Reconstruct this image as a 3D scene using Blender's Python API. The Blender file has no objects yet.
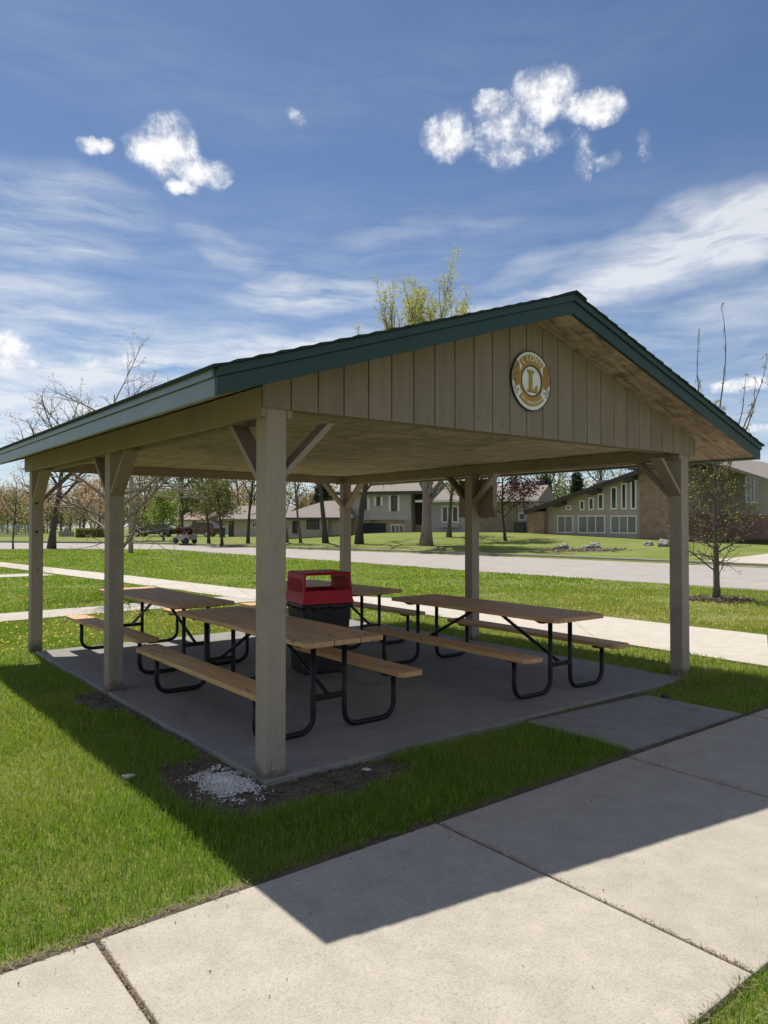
SUNE, SKYS, EXPO = 5.0, .080, 0.24
SKYT = (.90, .97, 1.04)
CLC = (9.6, 9.8, 10.1); CUC = (11.6, 11.6, 11.7)
import bpy, bmesh, math, random
import numpy as np
from mathutils import Vector, Matrix, noise as mnoise

random.seed(7)
S = bpy.context.scene
COL = S.collection
F, PT, EYE = 726.76, 0.0164, 1.6          # focal length in pixels, camera pitch, eye height
X0, Y0, TH = -0.7219, 4.4716, 0.6703      # shelter corner and heading
CT, ST = math.cos(TH), math.sin(TH)

def uv2w(u, v): return (X0 + u*CT - v*ST, Y0 + u*ST + v*CT)
def w2uv(x, y):
    a, b = x-X0, y-Y0
    return (a*CT + b*ST, -a*ST + b*CT)

# ------------------------------------------------------------------ mesh helpers
class MB:
    def __init__(s): s.v = []; s.f = []
    def box(s, x0, y0, z0, x1, y1, z1):
        n = len(s.v)
        s.v += [(x0,y0,z0),(x1,y0,z0),(x1,y1,z0),(x0,y1,z0),(x0,y0,z1),(x1,y0,z1),(x1,y1,z1),(x0,y1,z1)]
        s.f += [(n,n+3,n+2,n+1),(n+4,n+5,n+6,n+7),(n,n+1,n+5,n+4),(n+1,n+2,n+6,n+5),(n+2,n+3,n+7,n+6),(n+3,n,n+4,n+7)]
        return s
    def obox(s, c, ax, ay, az):
        """box from a centre and three half-axis vectors"""
        c, ax, ay, az = Vector(c), Vector(ax), Vector(ay), Vector(az)
        n = len(s.v)
        for k in (-1, 1):
            for (i, j) in ((-1,-1),(1,-1),(1,1),(-1,1)):
                s.v.append(tuple(c + ax*i + ay*j + az*k))
        s.f += [(n,n+3,n+2,n+1),(n+4,n+5,n+6,n+7),(n,n+1,n+5,n+4),(n+1,n+2,n+6,n+5),(n+2,n+3,n+7,n+6),(n+3,n,n+4,n+7)]
        return s
    def prism(s, poly, ext):
        """polygon of 3D points swept along a vector"""
        n, m = len(s.v), len(poly); e = Vector(ext)
        P = [Vector(p) for p in poly]
        s.v += [tuple(p) for p in P] + [tuple(p+e) for p in P]
        s.f.append(tuple(range(n+m-1, n-1, -1))); s.f.append(tuple(range(n+m, n+2*m)))
        for i in range(m):
            j = (i+1) % m
            s.f.append((n+i, n+j, n+m+j, n+m+i))
        return s
    def tube(s, pts, rad, k=8, cap=True):
        P = [Vector(p) for p in pts]
        if not isinstance(rad, (list, tuple)): rad = [rad]*len(P)
        n0 = len(s.v); a = None
        for i, p in enumerate(P):
            t = (P[min(i+1, len(P)-1)] - P[max(i-1, 0)])
            if t.length < 1e-9: t = Vector((0,0,1))
            t.normalize()
            if a is None: a = t.cross(Vector((0,0,1)) if abs(t.z) < .9 else Vector((1,0,0)))
            else: a = a - t*a.dot(t)
            if a.length < 1e-6: a = t.orthogonal()
            a.normalize(); b = t.cross(a)
            for j in range(k):
                q = 2*math.pi*j/k
                w = p + (a*math.cos(q) + b*math.sin(q))*rad[i]
                s.v.append((w.x, w.y, w.z))
        for i in range(len(P)-1):
            for j in range(k):
                a0 = n0+i*k+j; a1 = n0+i*k+(j+1) % k
                s.f.append((a0, a1, a1+k, a0+k))
        if cap:
            s.f.append(tuple(n0+j for j in reversed(range(k))))
            s.f.append(tuple(n0+(len(P)-1)*k+j for j in range(k)))
        return s
    def lathe(s, prof, k=24, c=(0,0,0)):
        n0 = len(s.v)
        for (r, z) in prof:
            for j in range(k):
                q = 2*math.pi*j/k
                s.v.append((c[0]+r*math.cos(q), c[1]+r*math.sin(q), c[2]+z))
        for i in range(len(prof)-1):
            for j in range(k):
                a0 = n0+i*k+j; a1 = n0+i*k+(j+1) % k
                s.f.append((a0, a1, a1+k, a0+k))
        s.f.append(tuple(n0+j for j in reversed(range(k))))
        s.f.append(tuple(n0+(len(prof)-1)*k+j for j in range(k)))
        return s
    def blob(s, c, r, seed=0, rough=.3, k=2, sq=(1,1,1)):
        bm = bmesh.new(); bmesh.ops.create_icosphere(bm, subdivisions=k, radius=1)
        n = len(s.v)
        for v in bm.verts:
            d = 1 + rough*mnoise.noise(v.co*1.3 + Vector((seed*7.1, seed*3.3, seed))) + .5*rough*mnoise.noise(v.co*3 + Vector((seed, 2, 1)))
            s.v.append((c[0]+v.co.x*r*d*sq[0], c[1]+v.co.y*r*d*sq[1], c[2]+v.co.z*r*d*sq[2]))
        bm.verts.index_update()
        for f in bm.faces: s.f.append(tuple(n+v.index for v in f.verts))
        bm.free(); return s
    def mesh(s, name):
        me = bpy.data.meshes.new(name); me.from_pydata(s.v, [], s.f); me.update(); return me
    def build(s, name, mat, parent=None, bevel=0, smooth=False, loc=None, rotz=0, seg=2, fixn=False):
        me = s.mesh(name)
        if fixn:
            bm = bmesh.new(); bm.from_mesh(me); bmesh.ops.recalc_face_normals(bm, faces=bm.faces); bm.to_mesh(me); bm.free()
        o = bpy.data.objects.new(name, me); COL.objects.link(o)
        if mat: me.materials.append(mat)
        if parent: o.parent = parent
        if loc: o.location = loc
        if rotz: o.rotation_euler = (0,0,rotz)
        if smooth:
            me.polygons.foreach_set('use_smooth', [True]*len(me.polygons))
        if bevel:
            m = o.modifiers.new('edge', 'BEVEL'); m.width = bevel; m.segments = seg; m.limit_method = 'ANGLE'; m.angle_limit = math.radians(40)
            m.harden_normals = False
        return o

def tag(o, label=None, cat=None, group=None, kind=None):
    if label: o['label'] = label
    if cat: o['category'] = cat
    if group: o['group'] = group
    if kind: o['kind'] = kind
    return o
def empty(name, loc=(0,0,0), rotz=0):
    o = bpy.data.objects.new(name, None); COL.objects.link(o)
    o.location = loc; o.rotation_euler = (0,0,rotz); o.empty_display_size = .2
    return o
def copy_tree(o, parent=None):
    c = o.copy(); COL.objects.link(c)
    if parent: c.parent = parent
    for ch in [x for x in COL.objects if x.parent == o]:
        copy_tree(ch, c)
    return c
def struct(name, mb, mat, **k):
    return tag(mb.build(name, mat, **k), kind='structure')
def np_mesh(name, V, faces_flat, sizes, mat, attr=None):
    """fast mesh from numpy arrays"""
    me = bpy.data.meshes.new(name)
    me.vertices.add(len(V)); me.vertices.foreach_set('co', V.astype(np.float32).ravel())
    me.loops.add(len(faces_flat)); me.loops.foreach_set('vertex_index', faces_flat.astype(np.int32))
    st = np.concatenate([[0], np.cumsum(sizes)[:-1]]).astype(np.int32)
    me.polygons.add(len(sizes)); me.polygons.foreach_set('loop_start', st)
    try: me.polygons.foreach_set('loop_total', sizes.astype(np.int32))
    except Exception: pass
    if attr is not None:
        for nm, arr in attr.items():
            a = me.attributes.new(nm, 'FLOAT', 'POINT'); a.data.foreach_set('value', arr.astype(np.float32))
    me.update(calc_edges=True); me.validate()
    if mat: me.materials.append(mat)
    o = bpy.data.objects.new(name, me); COL.objects.link(o)
    return o

# ------------------------------------------------------------------ materials
class NT:
    def __init__(s, mat):
        s.t = mat.node_tree; s.n = s.t.nodes; s.l = s.t.links
    def add(s, typ, **kw):
        n = s.n.new(typ)
        for k, v in kw.items():
            if k.startswith('i_'):
                key = k[2:]
                key = int(key) if key.isdigit() else key.replace('_', ' ')
                n.inputs[key].default_value = v
            else: setattr(n, k, v)
        return n
    def link(s, a, b): s.l.new(a, b)
    def math(s, op, a, b=None, clamp=False):
        n = s.n.new('ShaderNodeMath'); n.operation = op; n.use_clamp = clamp
        for i, q in enumerate((a, b)):
            if q is None: continue
            if isinstance(q, (int, float)): n.inputs[i].default_value = q
            else: s.link(q, n.inputs[i])
        return n.outputs[0]
    def noise(s, vec, scale, detail=4, rough=.55, dist=0):
        n = s.add('ShaderNodeTexNoise'); n.inputs['Scale'].default_value = scale
        n.inputs['Detail'].default_value = detail; n.inputs['Roughness'].default_value = rough
        n.inputs['Distortion'].default_value = dist
        if vec is not None: s.link(vec, n.inputs['Vector'])
        return n.outputs['Fac']
    def ramp(s, fac, stops):
        n = s.add('ShaderNodeValToRGB'); r = n.color_ramp
        while len(r.elements) > len(stops): r.elements.remove(r.elements[-1])
        while len(r.elements) < len(stops): r.elements.new(.5)
        for e, (p, c) in zip(r.elements, stops):
            e.position = p; e.color = (c[0], c[1], c[2], 1) if not isinstance(c, (int, float)) else (c, c, c, 1)
        s.link(fac, n.inputs[0]); return n.outputs['Color']
    def rng(s, fac, a, b, c, d):
        n = s.add('ShaderNodeMapRange'); n.clamp = True
        for i, q in enumerate((a, b, c, d)): n.inputs[i+1].default_value = q
        s.link(fac, n.inputs[0]); return n.outputs[0]
    def mix(s, fac, a, b, mode='MIX'):
        n = s.add('ShaderNodeMix'); n.data_type = 'RGBA'; n.blend_type = mode; n.clamp_factor = True
        for i, q in ((0, fac), (6, a), (7, b)):
            if isinstance(q, (int, float)): n.inputs[i].default_value = q if i == 0 else (q, q, q, 1)
            elif isinstance(q, tuple): n.inputs[i].default_value = (*q[:3], 1)
            else: s.link(q, n.inputs[i])
        return n.outputs[2]
    def coords(s, kind='Object', scale=(1,1,1), rot=(0,0,0), inst=False):
        t = s.add('ShaderNodeTexCoord'); o = t.outputs[kind]
        if inst:
            oi = s.add('ShaderNodeObjectInfo'); vm = s.add('ShaderNodeVectorMath', operation='SCALE')
            vm.inputs[0].default_value = (37, 53, 29); s.link(oi.outputs['Random'], vm.inputs['Scale'])
            va = s.add('ShaderNodeVectorMath', operation='ADD'); s.link(o, va.inputs[0]); s.link(vm.outputs[0], va.inputs[1]); o = va.outputs[0]
        m = s.add('ShaderNodeMapping'); m.inputs['Scale'].default_value = scale; m.inputs['Rotation'].default_value = rot
        s.link(o, m.inputs['Vector']); return m.outputs[0]

def newmat(name):
    m = bpy.data.materials.new(name); m.use_nodes = True
    n = NT(m); b = n.n['Principled BSDF']; return m, n, b

def M(name, c1, c2=None, scale=6, detail=5, rough=.7, bump=0, bscale=None, stretch=(1,1,1), island=0, spec=.4, inst=False,
      fine=0, fscale=120, metallic=0, dirt=None, dscale=2, damt=.5, bdist=.01, coat=0):
    m, n, b = newmat(name)
    vec = n.coords('Object', stretch, inst=inst)
    c2 = c2 or tuple(x*.75 for x in c1)
    f = n.noise(vec, scale, detail)
    if island:
        g = n.add('ShaderNodeNewGeometry')
        f = n.math('ADD', f, n.math('MULTIPLY', n.math('SUBTRACT', g.outputs['Random Per Island'], .5), island))
    col = n.mix(n.rng(f, .3, .7, 0, 1), c1, c2)
    if fine:
        ff = n.noise(n.coords('Object'), fscale, 3)
        col = n.mix(1.0, col, n.ramp(ff, [(.3, 1-fine), (.7, 1+fine*.6)]), 'MULTIPLY')
    if dirt:
        df = n.noise(n.coords('Object'), dscale, 6, .65)
        col = n.mix(n.math('MULTIPLY', n.rng(df, .52, .72, 0, 1), damt), col, dirt)
    n.link(col, b.inputs['Base Color'])
    b.inputs['Roughness'].default_value = rough; b.inputs['Metallic'].default_value = metallic
    b.inputs['Specular IOR Level'].default_value = spec
    if coat: b.inputs['Coat Weight'].default_value = coat
    if bump:
        bf = n.noise(n.coords('Object', stretch, inst=inst), bscale or scale*4, 5)
        bn = n.add('ShaderNodeBump'); bn.inputs['Strength'].default_value = bump; bn.inputs['Distance'].default_value = bdist
        n.link(bf, bn.inputs['Height']); n.link(bn.outputs[0], b.inputs['Normal'])
    return m

def foliage_mat(name, ca, cb, trans=.35, attr=None, rough=.55):
    """thin leaves or blades: diffuse + translucent, colour varies from leaf to leaf"""
    m = bpy.data.materials.new(name); m.use_nodes = True; n = NT(m)
    n.n.remove(n.n['Principled BSDF']); out = n.n['Material Output']
    if attr:
        a = n.add('ShaderNodeAttribute'); a.attribute_name = attr; f = a.outputs['Fac']
    else:
        f = n.add('ShaderNodeNewGeometry').outputs['Random Per Island']
    pos = n.add('ShaderNodeNewGeometry').outputs['Position']
    big = n.noise(pos, .8, 3)
    f2 = n.math('ADD', n.math('MULTIPLY', f, .75), n.math('MULTIPLY', n.math('SUBTRACT', big, .35), .7), clamp=True)
    col = n.mix(f2, ca, cb)
    d = n.add('ShaderNodeBsdfPrincipled'); d.inputs['Roughness'].default_value = rough; d.inputs['Specular IOR Level'].default_value = .25
    t = n.add('ShaderNodeBsdfTranslucent')
    n.link(col, d.inputs['Base Color']); n.link(n.mix(1.0, col, (1.25, 1.15, .7), 'MULTIPLY'), t.inputs['Color'])
    mx = n.add('ShaderNodeMixShader'); mx.inputs[0].default_value = trans
    n.link(d.outputs[0], mx.inputs[1]); n.link(t.outputs[0], mx.inputs[2]); n.link(mx.outputs[0], out.inputs['Surface'])
    return m

def dry_spot(n, pos):
    """a worn, yellowed stretch of lawn between the far sidewalk and the road"""
    d = n.add('ShaderNodeVectorMath', operation='DISTANCE'); n.link(pos, d.inputs[0]); d.inputs[1].default_value = (*uv2w(10.6, 1.5), 0)
    e = n.add('ShaderNodeVectorMath', operation='DISTANCE'); n.link(pos, e.inputs[0]); e.inputs[1].default_value = (*uv2w(3.0, 7.3), 0)
    k = n.math('MAXIMUM', n.rng(d.outputs['Value'], 2.5, 8, 1, 0), n.rng(e.outputs['Value'], .8, 3.0, .7, 0))
    return n.math('MULTIPLY', k, n.rng(n.noise(pos, 1.7, 5, .7), .35, .62, 0, .85))
def grass_mat():
    """blades: fresh greens with some straw; dry, thin patches where the lawn is worn"""
    m = bpy.data.materials.new('grass_blade'); m.use_nodes = True; n = NT(m)
    n.n.remove(n.n['Principled BSDF']); out = n.n['Material Output']
    f = n.add('ShaderNodeAttribute'); f.attribute_name = 'rnd'; f = f.outputs['Fac']
    pos = n.add('ShaderNodeNewGeometry').outputs['Position']
    big = n.noise(pos, .55, 4, .6)
    base = n.mix(f, GR_A, GR_B)
    base = n.mix(n.rng(big, .45, .70, 0, .65), base, GR_C)
    base = n.mix(dry_spot(n, pos), base, (.40, .385, .13))
    straw = n.math('GREATER_THAN', f, .91)
    base = n.mix(n.math('MULTIPLY', straw, .8), base, (.42, .36, .19))
    d = n.add('ShaderNodeBsdfPrincipled'); d.inputs['Roughness'].default_value = .5; d.inputs['Specular IOR Level'].default_value = .3
    t = n.add('ShaderNodeBsdfTranslucent')
    n.link(base, d.inputs['Base Color']); n.link(n.mix(1.0, base, (1.2, 1.15, .6), 'MULTIPLY'), t.inputs['Color'])
    mx = n.add('ShaderNodeMixShader'); mx.inputs[0].default_value = .5
    n.link(d.outputs[0], mx.inputs[1]); n.link(t.outputs[0], mx.inputs[2]); n.link(mx.outputs[0], out.inputs['Surface'])
    return m
GR_A, GR_B, GR_C = (.105, .225, .020), (.245, .375, .040), (.34, .38, .09)

def ground_mat():
    m, n, b = newmat('lawn_ground')
    pos = n.add('ShaderNodeNewGeometry').outputs['Position']
    a = n.noise(pos, .5, 6, .6); c = n.noise(pos, 9, 5, .7); d = n.noise(pos, .12, 3)
    col = n.mix(n.rng(c, .3, .7, 0, 1), (.105, .140, .030), (.225, .235, .070))
    col = n.mix(n.rng(a, .45, .72, 0, .7), col, (.30, .275, .11))
    col = n.mix(n.rng(d, .4, .65, 0, .5), col, (.13, .20, .032))
    col = n.mix(dry_spot(n, pos), col, (.30, .27, .11))
    n.link(col, b.inputs['Base Color']); b.inputs['Roughness'].default_value = .95; b.inputs['Specular IOR Level'].default_value = .1
    bn = n.add('ShaderNodeBump'); bn.inputs['Strength'].default_value = .7; bn.inputs['Distance'].default_value = .05
    n.link(n.noise(pos, 14, 6, .75), bn.inputs['Height']); n.link(bn.outputs[0], b.inputs['Normal'])
    return m

def concrete_mat(name, c1, c2, stain=(.25,.22,.18), speck=.34, samt=.42):
    m, n, b = newmat(name)
    pos = n.add('ShaderNodeNewGeometry').outputs['Position']
    g = n.add('ShaderNodeNewGeometry')
    big = n.noise(pos, .9, 6, .6); mid = n.noise(pos, 6, 6, .65); fin = n.noise(pos, 120, 5, .85)
    v = n.add('ShaderNodeTexVoronoi'); v.inputs['Scale'].default_value = 95; n.link(pos, v.inputs['Vector'])
    col = n.mix(n.rng(n.math('ADD', big, n.math('MULTIPLY', n.math('SUBTRACT', g.outputs['Random Per Island'], .5), .55)), .3, .7, 0, 1), c1, c2)
    col = n.mix(1.0, col, n.ramp(mid, [(.3, .88), (.7, 1.08)]), 'MULTIPLY')
    col = n.mix(1.0, col, n.ramp(fin, [(.36, 1-speck), (.48, 1.0), (.66, 1+speck*.4)]), 'MULTIPLY')
    sp = n.noise(pos, 45, 2, .5)
    col = n.mix(n.rng(sp, .71, .75, 0, .4), col, (.16, .13, .10))
    st = n.noise(pos, 2.2, 7, .7)
    col = n.mix(n.rng(st, .56, .75, 0, samt), col, stain)
    n.link(col, b.inputs['Base Color']); b.inputs['Roughness'].default_value = .88; b.inputs['Specular IOR Level'].default_value = .25
    bn = n.add('ShaderNodeBump'); bn.inputs['Strength'].default_value = .35; bn.inputs['Distance'].default_value = .004
    hh = n.math('ADD', fin, n.math('MULTIPLY', v.outputs['Distance'], .5))
    n.link(hh, bn.inputs['Height']); n.link(bn.outputs[0], b.inputs['Normal'])
    return m

def brick_mat(name, c1, c2, mortar, s=1.0, rot=False):
    m, n, b = newmat(name)
    t = n.add('ShaderNodeTexCoord'); sx = n.add('ShaderNodeSeparateXYZ'); n.link(t.outputs['Object'], sx.inputs[0])
    cb = n.add('ShaderNodeCombineXYZ'); n.link(n.math('ADD', sx.outputs[0], sx.outputs[1]), cb.inputs[0]); n.link(sx.outputs[2], cb.inputs[1])
    br = n.add('ShaderNodeTexBrick'); n.link(cb.outputs[0], br.inputs['Vector'])
    br.inputs['Color1'].default_value = (*c1, 1); br.inputs['Color2'].default_value = (*c2, 1); br.inputs['Mortar'].default_value = (*mortar, 1)
    br.inputs['Scale'].default_value = 1; br.inputs['Brick Width'].default_value = .22*s; br.inputs['Row Height'].default_value = .075*s
    br.inputs['Mortar Size'].default_value = .008*s; br.inputs['Bias'].default_value = -.1
    nz = n.noise(t.outputs['Object'], 3, 5)
    col = n.mix(1.0, br.outputs['Color'], n.ramp(nz, [(.3, .75), (.7, 1.15)]), 'MULTIPLY')
    n.link(col, b.inputs['Base Color']); b.inputs['Roughness'].default_value = .9
    bn = n.add('ShaderNodeBump'); bn.inputs['Strength'].default_value = .5; bn.inputs['Distance'].default_value = .008; bn.invert = True
    n.link(br.outputs['Fac'], bn.inputs['Height']); n.link(bn.outputs[0], b.inputs['Normal'])
    return m

def siding_mat(name, c, pitch=.2):
    """lap siding: horizontal boards"""
    m, n, b = newmat(name)
    t = n.add('ShaderNodeTexCoord'); sx = n.add('ShaderNodeSeparateXYZ'); n.link(t.outputs['Object'], sx.inputs[0])
    fr = n.math('FRACT', n.math('DIVIDE', sx.outputs[2], pitch))
    nz = n.noise(t.outputs['Object'], 2.5, 5)
    col = n.mix(n.rng(nz, .3, .7, 0, 1), tuple(x*1.06 for x in c), tuple(x*.88 for x in c))
    n.link(col, b.inputs['Base Color']); b.inputs['Roughness'].default_value = .75
    bn = n.add('ShaderNodeBump'); bn.inputs['Strength'].default_value = 1; bn.inputs['Distance'].default_value = .03; bn.invert = True
    n.link(fr, bn.inputs['Height']); n.link(bn.outputs[0], b.inputs['Normal'])
    return m

def osb_mat():
    m, n, b = newmat('painted_strand_board')
    v1 = n.coords('Object', (1.8, 11, 3), (0,0,.15)); v2 = n.coords('Object', (10, 2.4, 4), (0,0,.4))
    a = n.noise(v1, 1.6, 5, .7, .6); c = n.noise(v2, 1.2, 4, .7, .5); big = n.noise(n.coords('Object'), 1.1, 4)
    f = n.math('ADD', n.math('MULTIPLY', a, .6), n.math('MULTIPLY', c, .4))
    col = n.ramp(f, [(.38, (.14, .10, .07)), (.48, (.33, .248, .185)), (.60, (.50, .385, .30))])
    col = n.mix(1.0, col, n.ramp(big, [(.3, .82), (.7, 1.12)]), 'MULTIPLY')
    n.link(col, b.inputs['Base Color']); b.inputs['Roughness'].default_value = .75; b.inputs['Specular IOR Level'].default_value = .25
    bn = n.add('ShaderNodeBump'); bn.inputs['Strength'].default_value = .6; bn.inputs['Distance'].default_value = .004
    n.link(f, bn.inputs['Height']); n.link(bn.outputs[0], b.inputs['Normal'])
    return m

def wood_mat(name, c1, c2, c3):
    """plank: grain along local Y, knots, tone differs from plank to plank"""
    m, n, b = newmat(name)
    g = n.add('ShaderNodeNewGeometry')
    oi = n.add('ShaderNodeObjectInfo')
    t = n.add('ShaderNodeTexCoord'); off = n.add('ShaderNodeVectorMath', operation='SCALE'); off.inputs[0].default_value = (41, 67, 23)
    n.link(n.math('ADD', g.outputs['Random Per Island'], oi.outputs['Random']), off.inputs['Scale'])
    ad = n.add('ShaderNodeVectorMath', operation='ADD'); n.link(t.outputs['Object'], ad.inputs[0]); n.link(off.outputs[0], ad.inputs[1])
    mp = n.add('ShaderNodeMapping'); mp.inputs['Scale'].default_value = (26, 1.1, 26); n.link(ad.outputs[0], mp.inputs[0])
    gr = n.noise(mp.outputs[0], 1.5, 6, .65, 1.2)
    mp2 = n.add('ShaderNodeMapping'); mp2.inputs['Scale'].default_value = (2.2, .8, 2.2); n.link(ad.outputs[0], mp2.inputs[0])
    bl = n.noise(mp2.outputs[0], 2, 4)
    mp3 = n.add('ShaderNodeMapping'); mp3.inputs['Scale'].default_value = (9, 3.2, 9); n.link(ad.outputs[0], mp3.inputs[0])
    vo = n.add('ShaderNodeTexVoronoi'); vo.inputs['Scale'].default_value = 1; n.link(mp3.outputs[0], vo.inputs['Vector'])
    kn = n.rng(vo.outputs['Distance'], .06, .16, 1, 0)
    col = n.ramp(gr, [(.3, c3), (.5, c1), (.7, c2)])
    col = n.mix(1.0, col, n.ramp(n.math('ADD', n.math('MULTIPLY', bl, .6), n.math('MULTIPLY', g.outputs['Random Per Island'], .4)), [(.25, .72), (.75, 1.18)]), 'MULTIPLY')
    col = n.mix(n.math('MULTIPLY', kn, .8), col, (.09, .045, .02))
    n.link(col, b.inputs['Base Color']); b.inputs['Roughness'].default_value = .62; b.inputs['Specular IOR Level'].default_value = .35
    bn = n.add('ShaderNodeBump'); bn.inputs['Strength'].default_value = .3; bn.inputs['Distance'].default_value = .003
    n.link(gr, bn.inputs['Height']); n.link(bn.outputs[0], b.inputs['Normal'])
    return m

def glass_mat(name, c=(.03,.035,.04)):
    m, n, b = newmat(name)
    f = n.noise(n.coords('Object'), 1.5, 3)
    n.link(n.mix(f, tuple(x*.6 for x in c), tuple(x*1.5 for x in c)), b.inputs['Base Color'])
    b.inputs['Roughness'].default_value = .12; b.inputs['Specular IOR Level'].default_value = .6
    return m

def weather(m, vscale, amt, col2):
    n = NT(m); b = n.n['Principled BSDF']; src = b.inputs['Base Color'].links[0].from_socket
    t = n.add('ShaderNodeTexCoord'); vo = n.add('ShaderNodeTexVoronoi'); vo.inputs['Scale'].default_value = 1
    mp = n.add('ShaderNodeMapping'); mp.inputs['Scale'].default_value = vscale; n.link(t.outputs['Object'], mp.inputs[0]); n.link(mp.outputs[0], vo.inputs['Vector'])
    col = n.mix(n.rng(vo.outputs['Distance'], .04, .12, amt, 0), src, col2)
    mp2 = n.add('ShaderNodeMapping'); mp2.inputs['Scale'].default_value = (45, 45, 1.6); n.link(t.outputs['Object'], mp2.inputs[0])
    st = n.noise(mp2.outputs[0], 1.0, 4, .6); ms = n.noise(t.outputs['Object'], 1.6, 3)
    col = n.mix(n.math('MULTIPLY', n.rng(st, .60, .70, 0, amt), n.rng(ms, .42, .6, 0, 1)), col, col2)
    n.link(col, b.inputs['Base Color']); return m
def post_mat():
    m = M('weathered_post_paint', (.365, .302, .25), (.285, .236, .195), 2.2, 6, .75, .4, 30, (1.5,1.5,.2), fine=.06, fscale=45, dirt=(.15,.125,.10), dscale=3, damt=.5)
    n = NT(m); b = n.n['Principled BSDF']; src = b.inputs['Base Color'].links[0].from_socket
    t = n.add('ShaderNodeTexCoord'); sx = n.add('ShaderNodeSeparateXYZ'); n.link(t.outputs['Object'], sx.inputs[0])
    nz = n.noise(t.outputs['Object'], 18, 5, .65); hi = n.math('ADD', n.math('MULTIPLY', sx.outputs[2], -3.2), n.math('ADD', nz, .05))
    col = n.mix(n.rng(hi, .15, .40, 0, .75), src, (.085, .068, .052))
    vo = n.add('ShaderNodeTexVoronoi'); vo.inputs['Scale'].default_value = 1
    mp = n.add('ShaderNodeMapping'); mp.inputs['Scale'].default_value = (9, 9, 3.0); n.link(t.outputs['Object'], mp.inputs[0]); n.link(mp.outputs[0], vo.inputs['Vector'])
    col = n.mix(n.rng(vo.outputs['Distance'], .05, .13, .7, 0), col, (.12, .095, .075))
    n.link(col, b.inputs['Base Color']); return m
MT = {}
MT['paint'] = M('taupe_paint', (.315, .238, .196), (.25, .19, .157), 3, 5, .7, .25, 40, (1,1,.25), fine=.10, fscale=60, dirt=(.17,.14,.11), dscale=3.5, damt=.35)
MT['post'] = post_mat()
MT['siding'] = M('siding_paint', (.272, .217, .170), (.215, .171, .132), 3, 6, .72, .5, 30, (6,6,.35), island=.3, fine=.07, fscale=70, dirt=(.17,.125,.085), dscale=2.2, damt=.35)
weather(MT['siding'], (7, 7, 2.2), .55, (.13, .095, .07)); weather(MT['post'], (11, 11, 3), .45, (.14, .11, .09)); weather(MT['paint'], (4, 4, 4), .4, (.15, .11, .085))
MT['osb'] = osb_mat()
MT['green'] = M('green_trim', (.008, .044, .042), (.006, .034, .033), 2, 4, .55, .08, 20, spec=.5)
MT['eave'] = M('sky_sheen_green_trim', (.10, .145, .145), (.15, .19, .19), 1.5, 5, .40, .1, 15, (3,.35,3), spec=.6, dirt=(.22,.27,.26), dscale=2.5, damt=.35)  # green trim paled to blue-grey: sky reflection painted into the base colour
MT['shingle'] = M('green_shingle', (.030, .050, .042), (.018, .030, .026), 14, 5, .95, .8, 80, island=.4, fine=.3, fscale=160)
MT['wood'] = wood_mat('table_plank', (.62, .37, .185), (.72, .47, .26), (.37, .205, .105))
MT['seatwood'] = wood_mat('seat_plank', (.64, .385, .175), (.72, .47, .24), (.42, .235, .105))
MT['pipe'] = M('black_powder_coat', (.008, .008, .008), (.012, .012, .012), 8, 3, .45, .1, 60, spec=.3)
MT['bolt'] = M('dark_bolt', (.03,.028,.026), None, 20, 2, .5, metallic=.6)
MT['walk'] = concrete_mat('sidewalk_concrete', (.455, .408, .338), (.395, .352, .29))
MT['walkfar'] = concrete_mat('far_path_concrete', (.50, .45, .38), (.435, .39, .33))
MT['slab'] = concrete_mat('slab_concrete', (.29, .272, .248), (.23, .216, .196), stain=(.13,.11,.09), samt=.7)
MT['road'] = concrete_mat('road_surface', (.385, .345, .31), (.325, .29, .26), samt=.35)
MT['kerb'] = concrete_mat('kerb_concrete', (.30, .285, .26), (.24, .225, .205))
MT['lawn'] = ground_mat()
MT['soil'] = M('bare_soil', (.11, .083, .06), (.19, .15, .11), 7, 6, .95, 1, 60, fine=.4, fscale=140, bdist=.02)
MT['mulch'] = M('mulch', (.11, .08, .058), (.22, .17, .125), 8, 6, .95, 1, 40, island=.8, bdist=.02)
MT['gravel'] = M('white_gravel', (.78, .76, .73), (.55, .52, .48), 4, 4, .8, .3, 80, island=.7)
MT['grass'] = grass_mat()
MT['dry'] = foliage_mat('dry_thatch', (.13, .09, .05), (.28, .22, .12), .2)
MT['dandelion'] = foliage_mat('dandelion_petals', (.72, .50, .02), (.85, .66, .05), .25)
MT['red'] = M('red_plastic', (.48, .008, .022), (.40, .006, .018), 3, 4, .5, .1, 60, spec=.3, dirt=(.30,.012,.025), damt=.5)
MT['black'] = M('black_plastic', (.011, .011, .011), (.018, .018, .018), 4, 4, .6, .15, 60)
MT['bag'] = M('black_bag_film', (.012, .012, .012), (.03, .03, .03), 12, 3, .4, .6, 30)
MT['white'] = M('white_enamel', (.80, .80, .77), (.70, .70, .68), 8, 4, .45)
MT['gold'] = M('gold_paint', (.46, .27, .045), (.36, .20, .03), 20, 4, .5)
MT['bronze'] = M('brown_gold_paint', (.25, .13, .03), (.42, .25, .06), 45, 5, .5)
MT['navy'] = M('dark_outline_paint', (.03, .035, .05), None, 10, 3, .5)
MT['bark'] = M('grey_bark', (.165, .135, .11), (.085, .07, .058), 9, 6, .95, 1, 30, (1,1,.3), bdist=.02)
MT['barkdark'] = M('dark_bark', (.085, .068, .056), (.045, .037, .03), 9, 6, .95, 1, 30, (1,1,.3), bdist=.02)
MT['twig'] = M('pale_bark', (.25, .205, .17), (.15, .12, .10), 7, 5, .9, .6, 30, (1,1,.3))
MT['bud'] = foliage_mat('opening_buds', (.26, .24, .05), (.40, .38, .11), .4)
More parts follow.
